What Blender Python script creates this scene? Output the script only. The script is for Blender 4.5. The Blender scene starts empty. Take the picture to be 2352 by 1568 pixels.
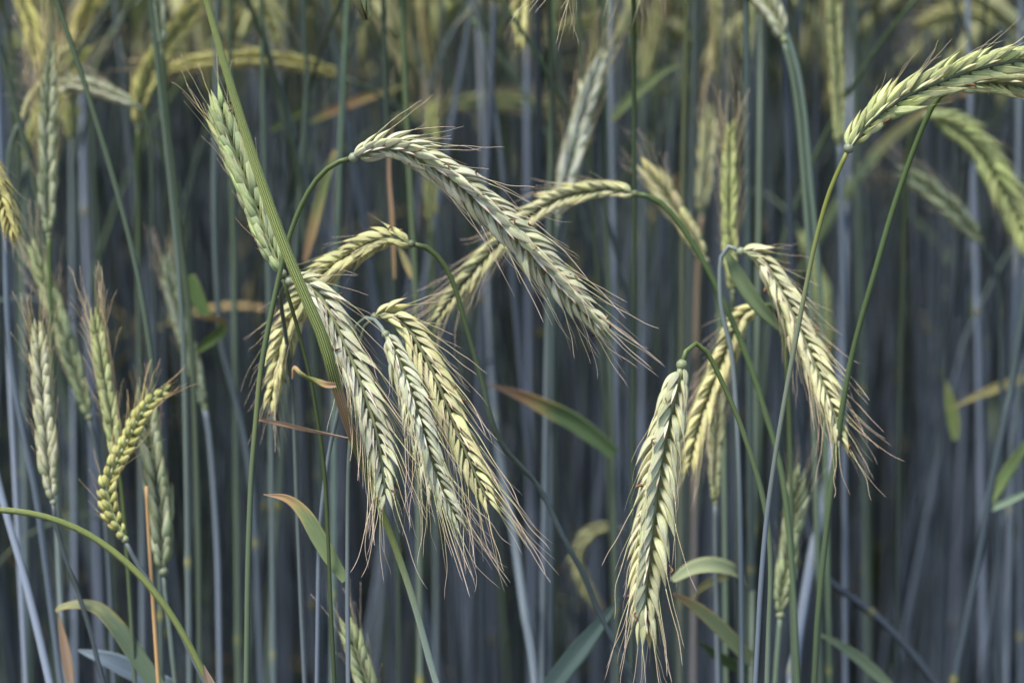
import bpy, math, random
import numpy as np
from mathutils import Matrix, Vector, Quaternion

RND = random.Random(7)
NR = np.random.default_rng(11)
scene = bpy.context.scene
C = scene.collection

# ------------------------------------------------------------------ camera, sky, sun, exposure
PITCH = math.radians(17.0)
CAM = np.array([0.0, 0.0, 1.40])
FPX = 5273.0            # focal length in pixels of a 2352 px wide picture (50 mm on a 22.3 mm sensor)
cam_d = bpy.data.cameras.new('camera')
cam = bpy.data.objects.new('camera', cam_d); C.objects.link(cam)
cam.location = CAM
cam.rotation_euler = (math.pi/2 - PITCH, 0, 0)
cam_d.lens = 50; cam_d.sensor_width = 22.3; cam_d.sensor_fit = 'HORIZONTAL'
cam_d.clip_start = 0.05; cam_d.clip_end = 2000
cam_d.dof.use_dof = True; cam_d.dof.focus_distance = 0.775; cam_d.dof.aperture_fstop = 4.7
scene.camera = cam
RIGHT = np.array([1.0, 0, 0])
FWD = np.array([0, math.cos(PITCH), -math.sin(PITCH)])
UP = np.array([0, math.sin(PITCH), math.cos(PITCH)])

SUN_EL, SUN_AZ = math.radians(66), math.radians(245)   # azimuth clockwise from +Y
w = bpy.data.worlds.new('World'); scene.world = w; w.use_nodes = True
nt = w.node_tree; nt.nodes.clear()
sky = nt.nodes.new('ShaderNodeTexSky'); sky.sky_type = 'NISHITA'; sky.sun_disc = False
sky.sun_elevation = SUN_EL; sky.sun_rotation = SUN_AZ
sky.dust_density = 1.2; sky.air_density = 1.0; sky.ozone_density = 1.0
bg = nt.nodes.new('ShaderNodeBackground'); bg.inputs[1].default_value = 0.11
wo = nt.nodes.new('ShaderNodeOutputWorld')
nt.links.new(sky.outputs[0], bg.inputs[0]); nt.links.new(bg.outputs[0], wo.inputs[0])
sun_d = bpy.data.lights.new('sun', 'SUN'); sun_d.energy = 2.6; sun_d.angle = math.radians(18)
sun_d.color = (1.0, 0.95, 0.87)
sun = bpy.data.objects.new('sun', sun_d); C.objects.link(sun)
sd = Vector((math.sin(SUN_AZ)*math.cos(SUN_EL), math.cos(SUN_AZ)*math.cos(SUN_EL), math.sin(SUN_EL)))
sun.rotation_euler = sd.to_track_quat('Z', 'Y').to_euler()
vs = scene.view_settings
vs.view_transform = 'Standard'; vs.look = 'None'; vs.gamma = 1.0; vs.exposure = 1.25
scene.render.engine = 'CYCLES'
scene.cycles.use_denoising = True
scene.cycles.max_bounces = 8; scene.cycles.diffuse_bounces = 4

# ------------------------------------------------------------------ materials
def new_mat(name):
    m = bpy.data.materials.new(name); m.use_nodes = True
    m.node_tree.nodes.clear()
    return m, m.node_tree.nodes, m.node_tree.links

class G:
    """tiny node-graph helper"""
    def __init__(s, name):
        s.m, s.n, s.l = new_mat(name)
    def put(s, sock, v):
        if v is None: return
        if hasattr(v, 'is_output'): s.l.new(v, sock)
        else:
            if sock.type == 'RGBA' and len(v) == 3: v = (*v, 1)
            sock.default_value = v
    def attr(s, name):
        a = s.n.new('ShaderNodeAttribute'); a.attribute_name = name; return a.outputs['Fac']
    def math(s, op, a, b=None, c=None, clamp=False):
        x = s.n.new('ShaderNodeMath'); x.operation = op; x.use_clamp = clamp
        s.put(x.inputs[0], a); s.put(x.inputs[1], b); s.put(x.inputs[2], c); return x.outputs[0]
    def mix(s, f, a, b, mode='MIX'):
        x = s.n.new('ShaderNodeMix'); x.data_type = 'RGBA'; x.blend_type = mode; x.clamp_factor = True
        s.put(x.inputs['Factor'], f)
        s.put(x.inputs[6], a); s.put(x.inputs[7], b); return x.outputs[2]
    def ramp(s, f, stops, interp='LINEAR'):
        x = s.n.new('ShaderNodeValToRGB'); x.color_ramp.interpolation = interp
        e = x.color_ramp.elements
        while len(e) < len(stops): e.new(0.5)
        for el, (p, c) in zip(e, stops):
            el.position = p; el.color = (*c, 1) if len(c) == 3 else c
        s.put(x.inputs[0], f); return x.outputs[0]
    def obj(s):
        x = s.n.new('ShaderNodeObjectInfo'); return x
    def coord(s):
        return s.n.new('ShaderNodeTexCoord').outputs['Object']
    def noise(s, vec, scale, detail=3, rough=0.5):
        x = s.n.new('ShaderNodeTexNoise'); s.put(x.inputs['Vector'], vec)
        x.inputs['Scale'].default_value = scale; x.inputs['Detail'].default_value = detail
        x.inputs['Roughness'].default_value = rough; return x.outputs['Fac']
    def xyz(s, a, b, c):
        x = s.n.new('ShaderNodeCombineXYZ')
        s.put(x.inputs[0], a); s.put(x.inputs[1], b); s.put(x.inputs[2], c); return x.outputs[0]
    def scalecol(s, col, f):
        return s.mix(1.0, col, s.xyz(f, f, f), 'MULTIPLY')
    def smooth(s, v, a, b):
        x = s.n.new('ShaderNodeMapRange'); x.interpolation_type = 'SMOOTHSTEP'
        s.put(x.inputs[0], v); x.inputs[1].default_value = a; x.inputs[2].default_value = b
        return x.outputs[0]
    def out(s, col, rough=0.5, spec=0.3, bump=None, bstr=0.3, bdist=0.0003, transl=0.0, tcol=None, sheen=0.0):
        p = s.n.new('ShaderNodeBsdfPrincipled')
        s.put(p.inputs['Base Color'], col); s.put(p.inputs['Roughness'], rough)
        p.inputs['Specular IOR Level'].default_value = spec
        if sheen:
            p.inputs['Sheen Weight'].default_value = sheen
        if bump is not None:
            b = s.n.new('ShaderNodeBump'); b.inputs['Strength'].default_value = bstr
            b.inputs['Distance'].default_value = bdist
            s.put(b.inputs['Height'], bump); s.l.new(b.outputs[0], p.inputs['Normal'])
        sh = p.outputs[0]
        if transl:
            t = s.n.new('ShaderNodeBsdfTranslucent'); s.put(t.inputs[0], tcol if tcol is not None else col)
            mx = s.n.new('ShaderNodeMixShader'); mx.inputs[0].default_value = transl
            s.l.new(sh, mx.inputs[1]); s.l.new(t.outputs[0], mx.inputs[2]); sh = mx.outputs[0]
        o = s.n.new('ShaderNodeOutputMaterial'); s.l.new(sh, o.inputs[0])
        return s.m

def mk_floret():
    g = G('floret_husk'); oi = g.obj()
    t, s, q, rv = g.attr('t'), g.attr('s'), g.attr('q'), g.attr('rnd')
    rnd = g.math('FRACT', g.math('ADD', oi.outputs['Random'], rv))
    col = g.ramp(t, [(0.0, (0.43, 0.45, 0.28)), (0.3, (0.58, 0.575, 0.385)), (0.65, (0.69, 0.65, 0.445)), (0.88, (0.72, 0.65, 0.48)), (1.0, (0.60, 0.43, 0.29))])
    # bluish wax bloom and cream patches that vary floret by floret
    vec = g.xyz(g.math('MULTIPLY_ADD', q, 1.4, g.math('MULTIPLY', rnd, 37.0)), g.math('MULTIPLY', t, 2.2), g.math('MULTIPLY', rnd, 11.0))
    n1 = g.noise(vec, 2.3, 3)
    col = g.mix(g.smooth(n1, 0.45, 0.7), col, (0.61, 0.61, 0.465))
    n2 = g.noise(vec, 3.9, 2)
    col = g.mix(g.math('MULTIPLY', g.smooth(n2, 0.52, 0.72), 0.65), col, (0.76, 0.70, 0.52))
    # green keel and veins
    fine = g.noise(g.xyz(g.math('MULTIPLY', q, 26.0), g.math('MULTIPLY', t, 1.3), g.math('MULTIPLY', rnd, 19.0)), 1.0, 2)
    col = g.mix(g.math('MULTIPLY', g.smooth(fine, 0.50, 0.60), 0.6), col, (0.33, 0.40, 0.17))
    keel = g.math('SUBTRACT', 1.0, g.smooth(s, 0.02, 0.13))
    col = g.mix(g.math('MULTIPLY', keel, 0.55), col, (0.27, 0.36, 0.12))
    # dry whitish margin, then the swelling grain between the husks
    marg = g.math('MULTIPLY', g.smooth(s, 0.40, 0.46), g.math('SUBTRACT', 1.0, g.smooth(s, 0.53, 0.56)))
    col = g.mix(g.math('MULTIPLY', marg, 0.8), col, (0.66, 0.63, 0.52))
    col = g.mix(g.smooth(s, 0.55, 0.60), col, (0.62, 0.58, 0.28))
    # reddish blush near margins and tip on some
    blush = g.math('MULTIPLY', g.smooth(g.noise(vec, 6.0, 2), 0.52, 0.66), g.math('MULTIPLY', g.smooth(t, 0.35, 0.9), 0.55))
    col = g.mix(blush, col, (0.42, 0.22, 0.17))
    speck = g.smooth(g.noise(vec, 23.0, 2), 0.70, 0.76)
    col = g.mix(g.math('MULTIPLY', speck, 0.6), col, (0.20, 0.13, 0.07))
    col = g.mix(1.0, col, oi.outputs['Color'], 'MULTIPLY')
    col = g.scalecol(col, g.math('MULTIPLY_ADD', rnd, 0.45, 0.72))
    return g.out(col, 0.55, 0.25, fine, 0.6, 0.0004, transl=0.14, sheen=0.1)

def mk_awn():
    g = G('awn_bristle'); oi = g.obj()
    t, rv = g.attr('t'), g.attr('rnd')
    rnd = g.math('FRACT', g.math('ADD', oi.outputs['Random'], rv))
    a = g.ramp(t, [(0.0, (0.46, 0.50, 0.24)), (0.3, (0.60, 0.55, 0.30)), (0.6, (0.62, 0.50, 0.34)), (1.0, (0.66, 0.54, 0.44))])
    b = g.ramp(t, [(0.0, (0.50, 0.50, 0.25)), (0.3, (0.56, 0.42, 0.26)), (1.0, (0.60, 0.46, 0.37))])
    col = g.mix(g.smooth(rnd, 0.3, 0.8), a, b)
    col = g.mix(0.6, col, g.mix(1.0, col, oi.outputs['Color'], 'MULTIPLY'))
    col = g.scalecol(col, g.math('MULTIPLY_ADD', rnd, 0.4, 0.85))
    return g.out(col, 0.5, 0.3)

def mk_glume():
    g = G('glume_bract'); oi = g.obj()
    t = g.attr('t')
    col = g.ramp(t, [(0.0, (0.42, 0.45, 0.33)), (0.5, (0.55, 0.53, 0.42)), (0.8, (0.56, 0.44, 0.36)), (1.0, (0.42, 0.26, 0.20))])
    col = g.mix(1.0, col, oi.outputs['Color'], 'MULTIPLY')
    col = g.scalecol(col, g.math('MULTIPLY_ADD', oi.outputs['Random'], 0.4, 0.8))
    return g.out(col, 0.55, 0.3)

def mk_stem():
    g = G('stem_skin'); oi = g.obj()
    t, a, gl, d, rv = g.attr('t'), g.attr('a'), g.attr('g'), g.attr('d'), g.attr('rnd')
    rnd = g.math('FRACT', g.math('ADD', oi.outputs['Random'], rv))
    vec = g.xyz(g.math('MULTIPLY', a, 3.0), g.math('MULTIPLY', t, 26.0), g.math('MULTIPLY', rnd, 23.0))
    n = g.noise(vec, 1.0, 3)
    wax = g.mix(g.math('POWER', rnd, 1.35), (0.055, 0.076, 0.092), (0.30, 0.345, 0.42))
    wax = g.mix(g.smooth(g.math('FRACT', g.math('MULTIPLY', rnd, 7.31)), 0.72, 0.95), wax, (0.13, 0.175, 0.12))
    f = g.math('MULTIPLY', gl, g.math('MULTIPLY_ADD', n, 0.9, 0.55), clamp=True)
    col = g.mix(f, oi.outputs['Color'], wax)
    fine = g.noise(g.xyz(g.math('MULTIPLY', a, 46.0), g.math('MULTIPLY', t, 9.0), g.math('MULTIPLY', rnd, 5.0)), 1.0, 2)
    col = g.scalecol(col, g.math('MULTIPLY_ADD', fine, 0.7, 0.65))
    dry = g.ramp(d, [(0.0, (0.16, 0.2, 0.05)), (0.45, (0.34, 0.30, 0.07)), (1.0, (0.44, 0.27, 0.12))])
    dd = g.smooth(g.math('ADD', d, g.math('MULTIPLY_ADD', n, 0.4, -0.2)), 0.2, 0.7)
    col = g.mix(dd, col, dry)
    col = g.scalecol(col, g.math('MULTIPLY_ADD', g.math('FRACT', g.math('MULTIPLY', rnd, 5.77)), 0.75, 0.45))
    return g.out(col, 0.42, 0.35, fine, 0.25, 0.0002)

def mk_ribbed():
    g = G('ribbed_sheath'); oi = g.obj()
    t, a, gl, d = g.attr('t'), g.attr('a'), g.attr('g'), g.attr('d')
    wob = g.noise(g.xyz(g.math('MULTIPLY', a, 30.0), g.math('MULTIPLY', t, 10.0), 0.0), 1.0, 2)
    rib = g.math('SINE', g.math('MULTIPLY_ADD', wob, 1.6, g.math('MULTIPLY', a, 2*math.pi*16)))
    r01 = g.math('MULTIPLY_ADD', rib, 0.5, 0.5)
    col = g.mix(g.smooth(r01, 0.6, 1.0), (0.06, 0.10, 0.014), (0.46, 0.48, 0.18))
    n = g.noise(g.xyz(g.math('MULTIPLY', a, 5.0), g.math('MULTIPLY', t, 22.0), 3.0), 1.0, 3)
    col = g.mix(g.math('MULTIPLY', gl, g.math('MULTIPLY_ADD', n, 0.8, 0.6), clamp=True), col, (0.25, 0.31, 0.32))
    dd = g.smooth(g.math('ADD', d, g.math('MULTIPLY_ADD', n, 0.4, -0.2)), 0.15, 0.75)
    col = g.mix(dd, col, g.mix(r01, (0.30, 0.20, 0.11), (0.43, 0.31, 0.19)))
    col = g.scalecol(col, g.math('MULTIPLY_ADD', n, 0.5, 0.75))
    return g.out(col, 0.45, 0.35, r01, 0.5, 0.0003)

def mk_leaf():
    g = G('leaf_blade'); oi = g.obj()
    t, s, d, rv = g.attr('t'), g.attr('s'), g.attr('d'), g.attr('rnd')
    rnd = g.math('FRACT', g.math('ADD', oi.outputs['Random'], rv))
    vec = g.xyz(g.math('MULTIPLY', s, 2.0), g.math('MULTIPLY', t, 7.0), g.math('MULTIPLY', rnd, 31.0))
    n = g.noise(vec, 1.0, 4)
    vein = g.noise(g.xyz(g.math('MULTIPLY', s, 17.0), g.math('MULTIPLY', t, 1.0), g.math('MULTIPLY', rnd, 7.0)), 1.0, 2)
    col = g.scalecol(oi.outputs['Color'], g.math('MULTIPLY_ADD', vein, 0.9, 0.55))
    edge = g.smooth(g.math('ABSOLUTE', s), 0.75, 1.0)
    dd = g.math('ADD', d, g.math('MULTIPLY_ADD', n, 0.5, -0.25))
    dd = g.math('ADD', dd, g.math('MULTIPLY', edge, 0.22))
    dry = g.ramp(dd, [(0.0, (0.36, 0.39, 0.15)), (0.4, (0.47, 0.40, 0.16)), (0.7, (0.46, 0.28, 0.14)), (1.0, (0.44, 0.32, 0.23))])
    col = g.mix(g.smooth(dd, 0.15, 0.55), col, dry)
    col = g.scalecol(col, g.math('MULTIPLY_ADD', rnd, 0.3, 0.85))
    return g.out(col, 0.5, 0.3, vein, 0.3, 0.0003, transl=0.3)

def mk_soil():
    g = G('field_soil'); c = g.coord()
    n = g.noise(c, 9.0, 8, 0.65); n2 = g.noise(c, 60.0, 4)
    col = g.ramp(n, [(0.3, (0.035, 0.024, 0.016)), (0.7, (0.10, 0.07, 0.045))])
    col = g.mix(g.smooth(n2, 0.58, 0.7), col, (0.17, 0.12, 0.07))
    return g.out(col, 0.9, 0.15, n2, 0.8, 0.01)

M_FLORET, M_AWN, M_GLUME, M_STEM, M_RIB, M_LEAF, M_SOIL = mk_floret(), mk_awn(), mk_glume(), mk_stem(), mk_ribbed(), mk_leaf(), mk_soil()

# ------------------------------------------------------------------ geometry helpers
def nz(v):
    v = np.asarray(v, float)
    return v/(np.linalg.norm(v, axis=-1, keepdims=True)+1e-12)

def at(x, y, d):
    """photo position (2352 x 1568 grid) and distance along the view axis -> point in the field"""
    return CAM + FWD*d + RIGHT*((x-1176)/FPX*d) - UP*((y-784)/FPX*d)

def spline(P, n):
    P = np.asarray(P, float)
    if len(P) == 2:
        return P[0]+(P[1]-P[0])*np.linspace(0, 1, n)[:, None]
    E = np.vstack([2*P[0]-P[1], P, 2*P[-1]-P[-2]])
    out = []
    for i in range(len(P)-1):
        p0, p1, p2, p3 = E[i:i+4]
        t = np.linspace(0, 1, 24, endpoint=False)[:, None]
        out.append(0.5*((2*p1)+(-p0+p2)*t+(2*p0-5*p1+4*p2-p3)*t*t+(-p0+3*p1-3*p2+p3)*t**3))
    out = np.vstack(out+[P[-1:]])
    s = np.r_[0, np.cumsum(np.linalg.norm(np.diff(out, axis=0), axis=1))]
    q = np.linspace(0, s[-1], n)
    return np.stack([np.interp(q, s, out[:, k]) for k in range(3)], 1)

def length(P): return float(np.linalg.norm(np.diff(P, axis=0), axis=1).sum())

def frames(P, hint):
    T = nz(np.gradient(P, axis=0))
    N = np.zeros_like(P); n = np.asarray(hint, float)
    for i in range(len(P)):
        n = n-T[i]*np.dot(n, T[i])
        if np.linalg.norm(n) < 1e-6: n = np.cross(T[i], [0.3, 0.5, 0.8])
        n = nz(n); N[i] = n
    return T, N, np.cross(T, N)

class MB:
    def __init__(self):
        self.v, self.f, self.m, self.a, self.k = [], [], [], {}, 0
    def add(self, V, F, mat=0, **attrs):
        V = np.asarray(V, float); F = np.asarray(F, int)
        for k in list(self.a):
            if k not in attrs: attrs[k] = 0.0
        for k, val in attrs.items():
            if k not in self.a: self.a[k] = [np.zeros(self.k)]
            self.a[k].append(np.broadcast_to(np.asarray(val, float), (len(V),)).copy())
        self.v.append(V); self.f.append(F+self.k); self.m.append(np.full(len(F), mat)); self.k += len(V)
        return self
    def arrays(self):
        return np.vstack(self.v), np.vstack(self.f), np.concatenate(self.m), {k: np.concatenate(x) for k, x in self.a.items()}
    def mesh(self, name, mats, origin=None):
        V, F, Mi, A = self.arrays()
        return make_mesh(name, V, F, Mi, A, mats, origin)

def make_mesh(name, V, F, Mi, A, mats, origin=None):
    if origin is not None: V = V-np.asarray(origin)
    me = bpy.data.meshes.new(name)
    me.vertices.add(len(V)); me.vertices.foreach_set('co', V.astype(np.float32).ravel())
    me.loops.add(F.size); me.loops.foreach_set('vertex_index', F.astype(np.int32).ravel())
    me.polygons.add(len(F))
    me.polygons.foreach_set('loop_start', (np.arange(len(F))*4).astype(np.int32))
    me.polygons.foreach_set('material_index', Mi.astype(np.int32))
    me.polygons.foreach_set('use_smooth', np.ones(len(F), bool))
    for k, x in A.items():
        at_ = me.attributes.new(k, 'FLOAT', 'POINT'); at_.data.foreach_set('value', x.astype(np.float32))
    for m in mats: me.materials.append(m)
    me.update(calc_edges=True)
    return me

def grid_faces(n, c):
    i, j = np.meshgrid(np.arange(n-1), np.arange(c-1), indexing='ij')
    a = i*c+j
    return np.stack([a, a+1, a+c+1, a+c], -1).reshape(-1, 4)

def tube(mb, P, R, sides=10, hint=(0, 0, 1), mat=0, flat=1.0, **attrs):
    """round stem along P with radius R per point (closed at both ends by shrinking); seam on the far side of hint"""
    P = np.asarray(P, float); R = np.broadcast_to(np.asarray(R, float), (len(P),)).copy()
    n0 = len(P)
    P = np.vstack([P[:1], P, P[-1:]]); R = np.r_[R[0]*0.02, R, R[-1]*0.02]
    idx = np.r_[0, np.arange(n0), n0-1]
    T, N, B = frames(P[1:-1], hint)
    N, B = N[idx], B[idx]
    a = np.linspace(-math.pi, math.pi, sides+1)
    V = P[:, None]+R[:, None, None]*(np.cos(a)[None, :, None]*N[:, None]*flat+np.sin(a)[None, :, None]*B[:, None])
    n, c = len(P), sides+1
    at_ = {'t': np.repeat(np.linspace(0, 1, n0)[idx], c), 'a': np.tile((a+math.pi)/(2*math.pi), n)}
    for k, x in attrs.items():
        x = np.asarray(x, float)
        at_[k] = np.repeat(x[idx], c) if x.ndim == 1 and len(x) == n0 else x
    mb.add(V.reshape(-1, 3), grid_faces(n, c), mat, **at_)

def ribbon(mb, P, Wd, hint, twist=0.0, fold=0.25, dry=None, mat=0, thick=0.00016, cols=7):
    """leaf blade: keeled strip with real thickness"""
    T, N, B = frames(P, hint)
    n = len(P)
    tw = np.broadcast_to(np.asarray(twist, float), (n,)) if np.ndim(twist) else np.linspace(0, 1, n)*twist
    ct, st = np.cos(tw)[:, None], np.sin(tw)[:, None]
    Nn, Bb = N*ct+B*st, -N*st+B*ct
    s = np.linspace(-1, 1, cols)
    top = P[:, None]+Bb[:, None]*(Wd[:, None, None]*0.5*s[None, :, None])+Nn[:, None]*((np.abs(s)[None, :, None]-0.4)*Wd[:, None, None]*0.5*fold)
    bot = top-Nn[:, None]*thick*2
    bot[:, 0], bot[:, -1] = top[:, 0]-Nn*thick*.4, top[:, -1]-Nn*thick*.4
    V = np.concatenate([top, bot[:, ::-1], top[:, :1]], 1)
    ss = np.r_[s, s[::-1], s[0]]
    c = V.shape[1]
    t = np.linspace(0, 1, n)
    d = np.zeros(n) if dry is None else np.interp(t, np.linspace(0, 1, len(dry)), dry)
    mb.add(V.reshape(-1, 3), grid_faces(n, c), mat, t=np.repeat(t, c), s=np.tile(ss, n), d=np.repeat(d, c))

# ------------------------------------------------------------------ floret, awn and glume prototypes (unit length along +Z, outward = +Y)
def floret_arrays(rings, around, plump=1.0, seed=0, open_=0.0):
    r = random.Random(seed)
    u = np.linspace(0, 1, rings)**0.9
    wmax = 0.150*plump*r.uniform(0.93, 1.07)
    k = r.uniform(0.60, 0.70)
    prof = np.clip(np.sin(math.pi*np.clip(u, 0, 1)**k), 0, 1)**0.82*(1-0.5*u**2.3)
    if plump > 1.5: prof = np.sin(math.pi*(0.06+0.90*u)**0.85)**0.55
    prof = np.maximum(prof, 0.30*(1-u)**2+0.022)
    wid = wmax*prof
    a = np.linspace(-math.pi, math.pi, around+1)+math.pi      # 0..2pi, seam at keel? rotate so seam sits inside
    a = a-math.pi
    ca, sa = np.cos(a), np.sin(a)
    sabs = np.abs(a)/math.pi
    shell = np.where(sabs < 0.53, 1.0, 0.76+open_*0.06)
    X = wid[:, None]*(np.sign(sa)*np.abs(sa)*shell)[None]
    yo = np.where(ca > 0, 0.98*(1-np.abs(sa)**1.45), -0.6*np.abs(ca))*shell
    keel = 0.10*np.exp(-(a/0.2)**2)
    Y = wid[:, None]*(yo+keel)[None]
    bend = 0.045*np.sin(math.pi*u**0.9)-0.005*u**4+r.uniform(-0.02, 0.02)*u
    side = r.uniform(-0.03, 0.03)*np.sin(math.pi*u)
    X = X+side[:, None]; Y = Y+bend[:, None]
    Z = np.repeat(u[:, None], around+1, 1)
    V = np.stack([X, Y, Z], -1).reshape(-1, 3)
    F = grid_faces(rings, around+1)
    A = dict(t=np.repeat(u, around+1), s=np.tile(sabs, rings), q=np.tile(a/math.pi, rings))
    tip = np.array([side[-1], bend[-1], 1.0])
    return V, F[:, ::-1], A, tip

def proto_mesh(name, arr, mat):
    V, F, A = arr[:3]
    return make_mesh(name, V, F, np.zeros(len(F)), A, [mat])

FLO = [floret_arrays(11, 16, 1.0, i, (i % 3)*0.5) for i in range(6)]
FLO_M = [proto_mesh('floret', a, M_FLORET) for a in FLO]
FLM = [floret_arrays(7, 8, 1.05, 20+i) for i in range(3)]
FLM_M = [proto_mesh('floret', a, M_FLORET) for a in FLM]
FLP = [floret_arrays(8, 10, 2.3, 30+i) for i in range(3)]
FLP_M = [proto_mesh('floret', a, M_FLORET) for a in FLP]

def awn_arrays(seed, seg=16, sides=4):
    r = random.Random(100+seed)
    s = np.linspace(0, 1, seg)
    bow = r.uniform(-0.16, 0.16); k1 = r.uniform(0.0, 0.028); p1 = r.uniform(0, 6.28); f1 = r.uniform(6, 13)
    kx = r.choice([0, 0, 1])*r.uniform(-0.14, 0.14); kp = r.uniform(0.5, 0.8)
    x = bow*s**2+k1*s*np.sin(f1*s+p1)-k1*s*math.sin(p1)+kx*np.maximum(0, s-kp)
    y = r.uniform(-0.12, 0.06)*s**2+k1*s*np.cos(f1*0.8*s+p1)*0.8+r.uniform(-0.1, 0.1)*np.maximum(0, s-0.6)
    P = np.stack([x, y, s], 1)
    mb = MB(); tube(mb, P, 0.0042*(1-0.55*s)+0.0005, sides, (0, 1, 0))
    return mb.arrays()
AWN = [awn_arrays(i) for i in range(14)]
AWN_M = [make_mesh('awn', V, F, Mi, {'t': A['t']}, [M_AWN]) for V, F, Mi, A in AWN]
AWL = [awn_arrays(i, 6, 3) for i in range(8)]

def glume_arrays(seed):
    r = random.Random(200+seed); n = 7
    s = np.linspace(0, 1, n)
    P = np.stack([r.uniform(-.05, .05)*s**2, 0.05*np.sin(math.pi*s)+r.uniform(-.02, .05)*s**2, s], 1)
    mb = MB(); ribbon(mb, P, 0.12*np.sin(math.pi*np.clip(s*0.86+0.12, 0, 1))+0.012, (0, 1, 0), 0, -0.5, thick=0.006, cols=3)
    return mb.arrays()
GLU_M = [make_mesh('glume', V, F, Mi, {'t': A['t']}, [M_GLUME]) for V, F, Mi, A in [glume_arrays(i) for i in range(4)]]

def anther_mesh(seed):
    r = random.Random(300+seed); s = np.linspace(0, 1, 6)
    P = np.stack([0.3*np.sin(5*s+r.uniform(0, 6)), 0.25*np.cos(4*s+r.uniform(0, 6)), s], 1)
    mb = MB(); tube(mb, P, 0.14*np.sin(math.pi*np.clip(s*.9+.08, 0, 1))+.02, 4, (0, 1, 0), d=np.ones(6))
    return mb.mesh('withered_anther', [M_ANTHER])
g_ = G('withered_anther'); M_ANTHER = g_.out(g_.mix(g_.obj().outputs['Random'], (0.10, 0.05, 0.025), (0.24, 0.13, 0.06)), 0.7, 0.2)
ANT_M = [anther_mesh(i) for i in range(3)]

# ------------------------------------------------------------------ objects
def link(name, data, parent=None, mw=None, pw=None, color=None):
    """mw: world matrix (or world point) of the object, pw: world point of its parent's origin"""
    o = bpy.data.objects.new(name, data); C.objects.link(o)
    if parent is not None: o.parent = parent
    pw = np.zeros(3) if pw is None else pw
    if mw is not None:
        if isinstance(mw, Matrix):
            m = mw.copy(); m.translation = m.translation-Vector(pw)
            o.matrix_basis = m
        else: o.location = Vector(np.asarray(mw)-pw)
    if color is not None: o.color = (*color, 1)
    return o

def thing(name, label, cat, loc, group=None):
    o = bpy.data.objects.new(name, None); C.objects.link(o)
    o.location = Vector(loc); o.empty_display_size = 0.02
    o['label'] = label; o['category'] = cat
    if group: o['group'] = group
    return o

def basis(z, y, scale, loc):
    z = nz(z); y = nz(y-z*np.dot(y, z)); x = np.cross(y, z)
    m = Matrix(((x[0]*scale, y[0]*scale, z[0]*scale, loc[0]),
                (x[1]*scale, y[1]*scale, z[1]*scale, loc[1]),
                (x[2]*scale, y[2]*scale, z[2]*scale, loc[2]), (0, 0, 0, 1)))
    return m
def xf(m, V):
    a = np.array(m); return V@a[:3, :3].T+a[:3, 3]

def lay_ear(P, W, spacing, roll, rng, tilt=0.45, view=None, flen=0.78, awn=0.03, spread=0.2, side_sep=40, awn_keep=0.85, gravity=0.12, taper=1.0):
    """positions of every floret, glume and awn of an ear along P (base to tip), W = its width in metres"""
    L = length(P); n = max(8, int(round(L/spacing*2)))
    Q = spline(P, 200); T, N, B = frames(Q, (CAM-Q[0]) if view is None else view)
    out = []
    for k in range(n):
        u = (k+0.5)/n
        i = min(199, int(u*0.965*199)); c, t = Q[i], T[i]
        sc = (0.72+0.28*min(1, u/0.16))*(1-0.42*max(0, (u-0.66)/0.34)**1.5*taper)
        th0 = roll+(math.pi/2 if k % 2 else -math.pi/2)
        for sgn in (-1, 1):
            th = th0+sgn*math.radians(side_sep+rng.uniform(-6, 6))
            r = math.cos(th)*N[i]+math.sin(th)*B[i]
            a = (tilt+rng.uniform(-0.10, 0.10))*(0.75+0.25*min(1, u/0.12))*(1-0.45*max(0, (u-0.8)/0.2))
            ax = nz(t*math.cos(a)+r*math.sin(a)+np.array([rng.uniform(-.055, .055) for _ in range(3)]))
            fl = W*flen*sc*rng.uniform(0.86, 1.1)
            loc = c+r*W*0.07*sc
            jit = nz(r+np.array([rng.uniform(-.15, .15) for _ in range(3)]))
            m = basis(ax, jit, fl, loc)
            al = awn*(0.52+0.53*min(1, u*1.3))*rng.uniform(0.55, 1.2)*(1-0.25*max(0, (u-.75)/.25))
            if rng.random() > awn_keep: al *= 0.3
            ad = nz(t+r*(spread+rng.uniform(-0.10, 0.26))+np.array([0, 0, -gravity])+np.array([rng.uniform(-.09, .09) for _ in range(3)]))
            gd = nz(t*math.cos(a*0.7)+r*math.sin(a*0.7))
            out.append(dict(m=m, al=al, ad=nz(ad*0.75+ax*0.25), r=r, t=t, u=u, sc=sc, fl=fl, gd=gd, c=c, sgn=sgn, th=th0))
    return out

def rachis(mb, P, W, mat=0):
    Q = spline(P, 24); u = np.linspace(0, 1, 24)
    tube(mb, Q[:23], (W*0.075*(1-0.5*u)*(1+0.12*np.sin(u*60)))[:23], 6, CAM-Q[0], mat, g=0.25+0*u[:23], d=0.25+0*u[:23])

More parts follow.
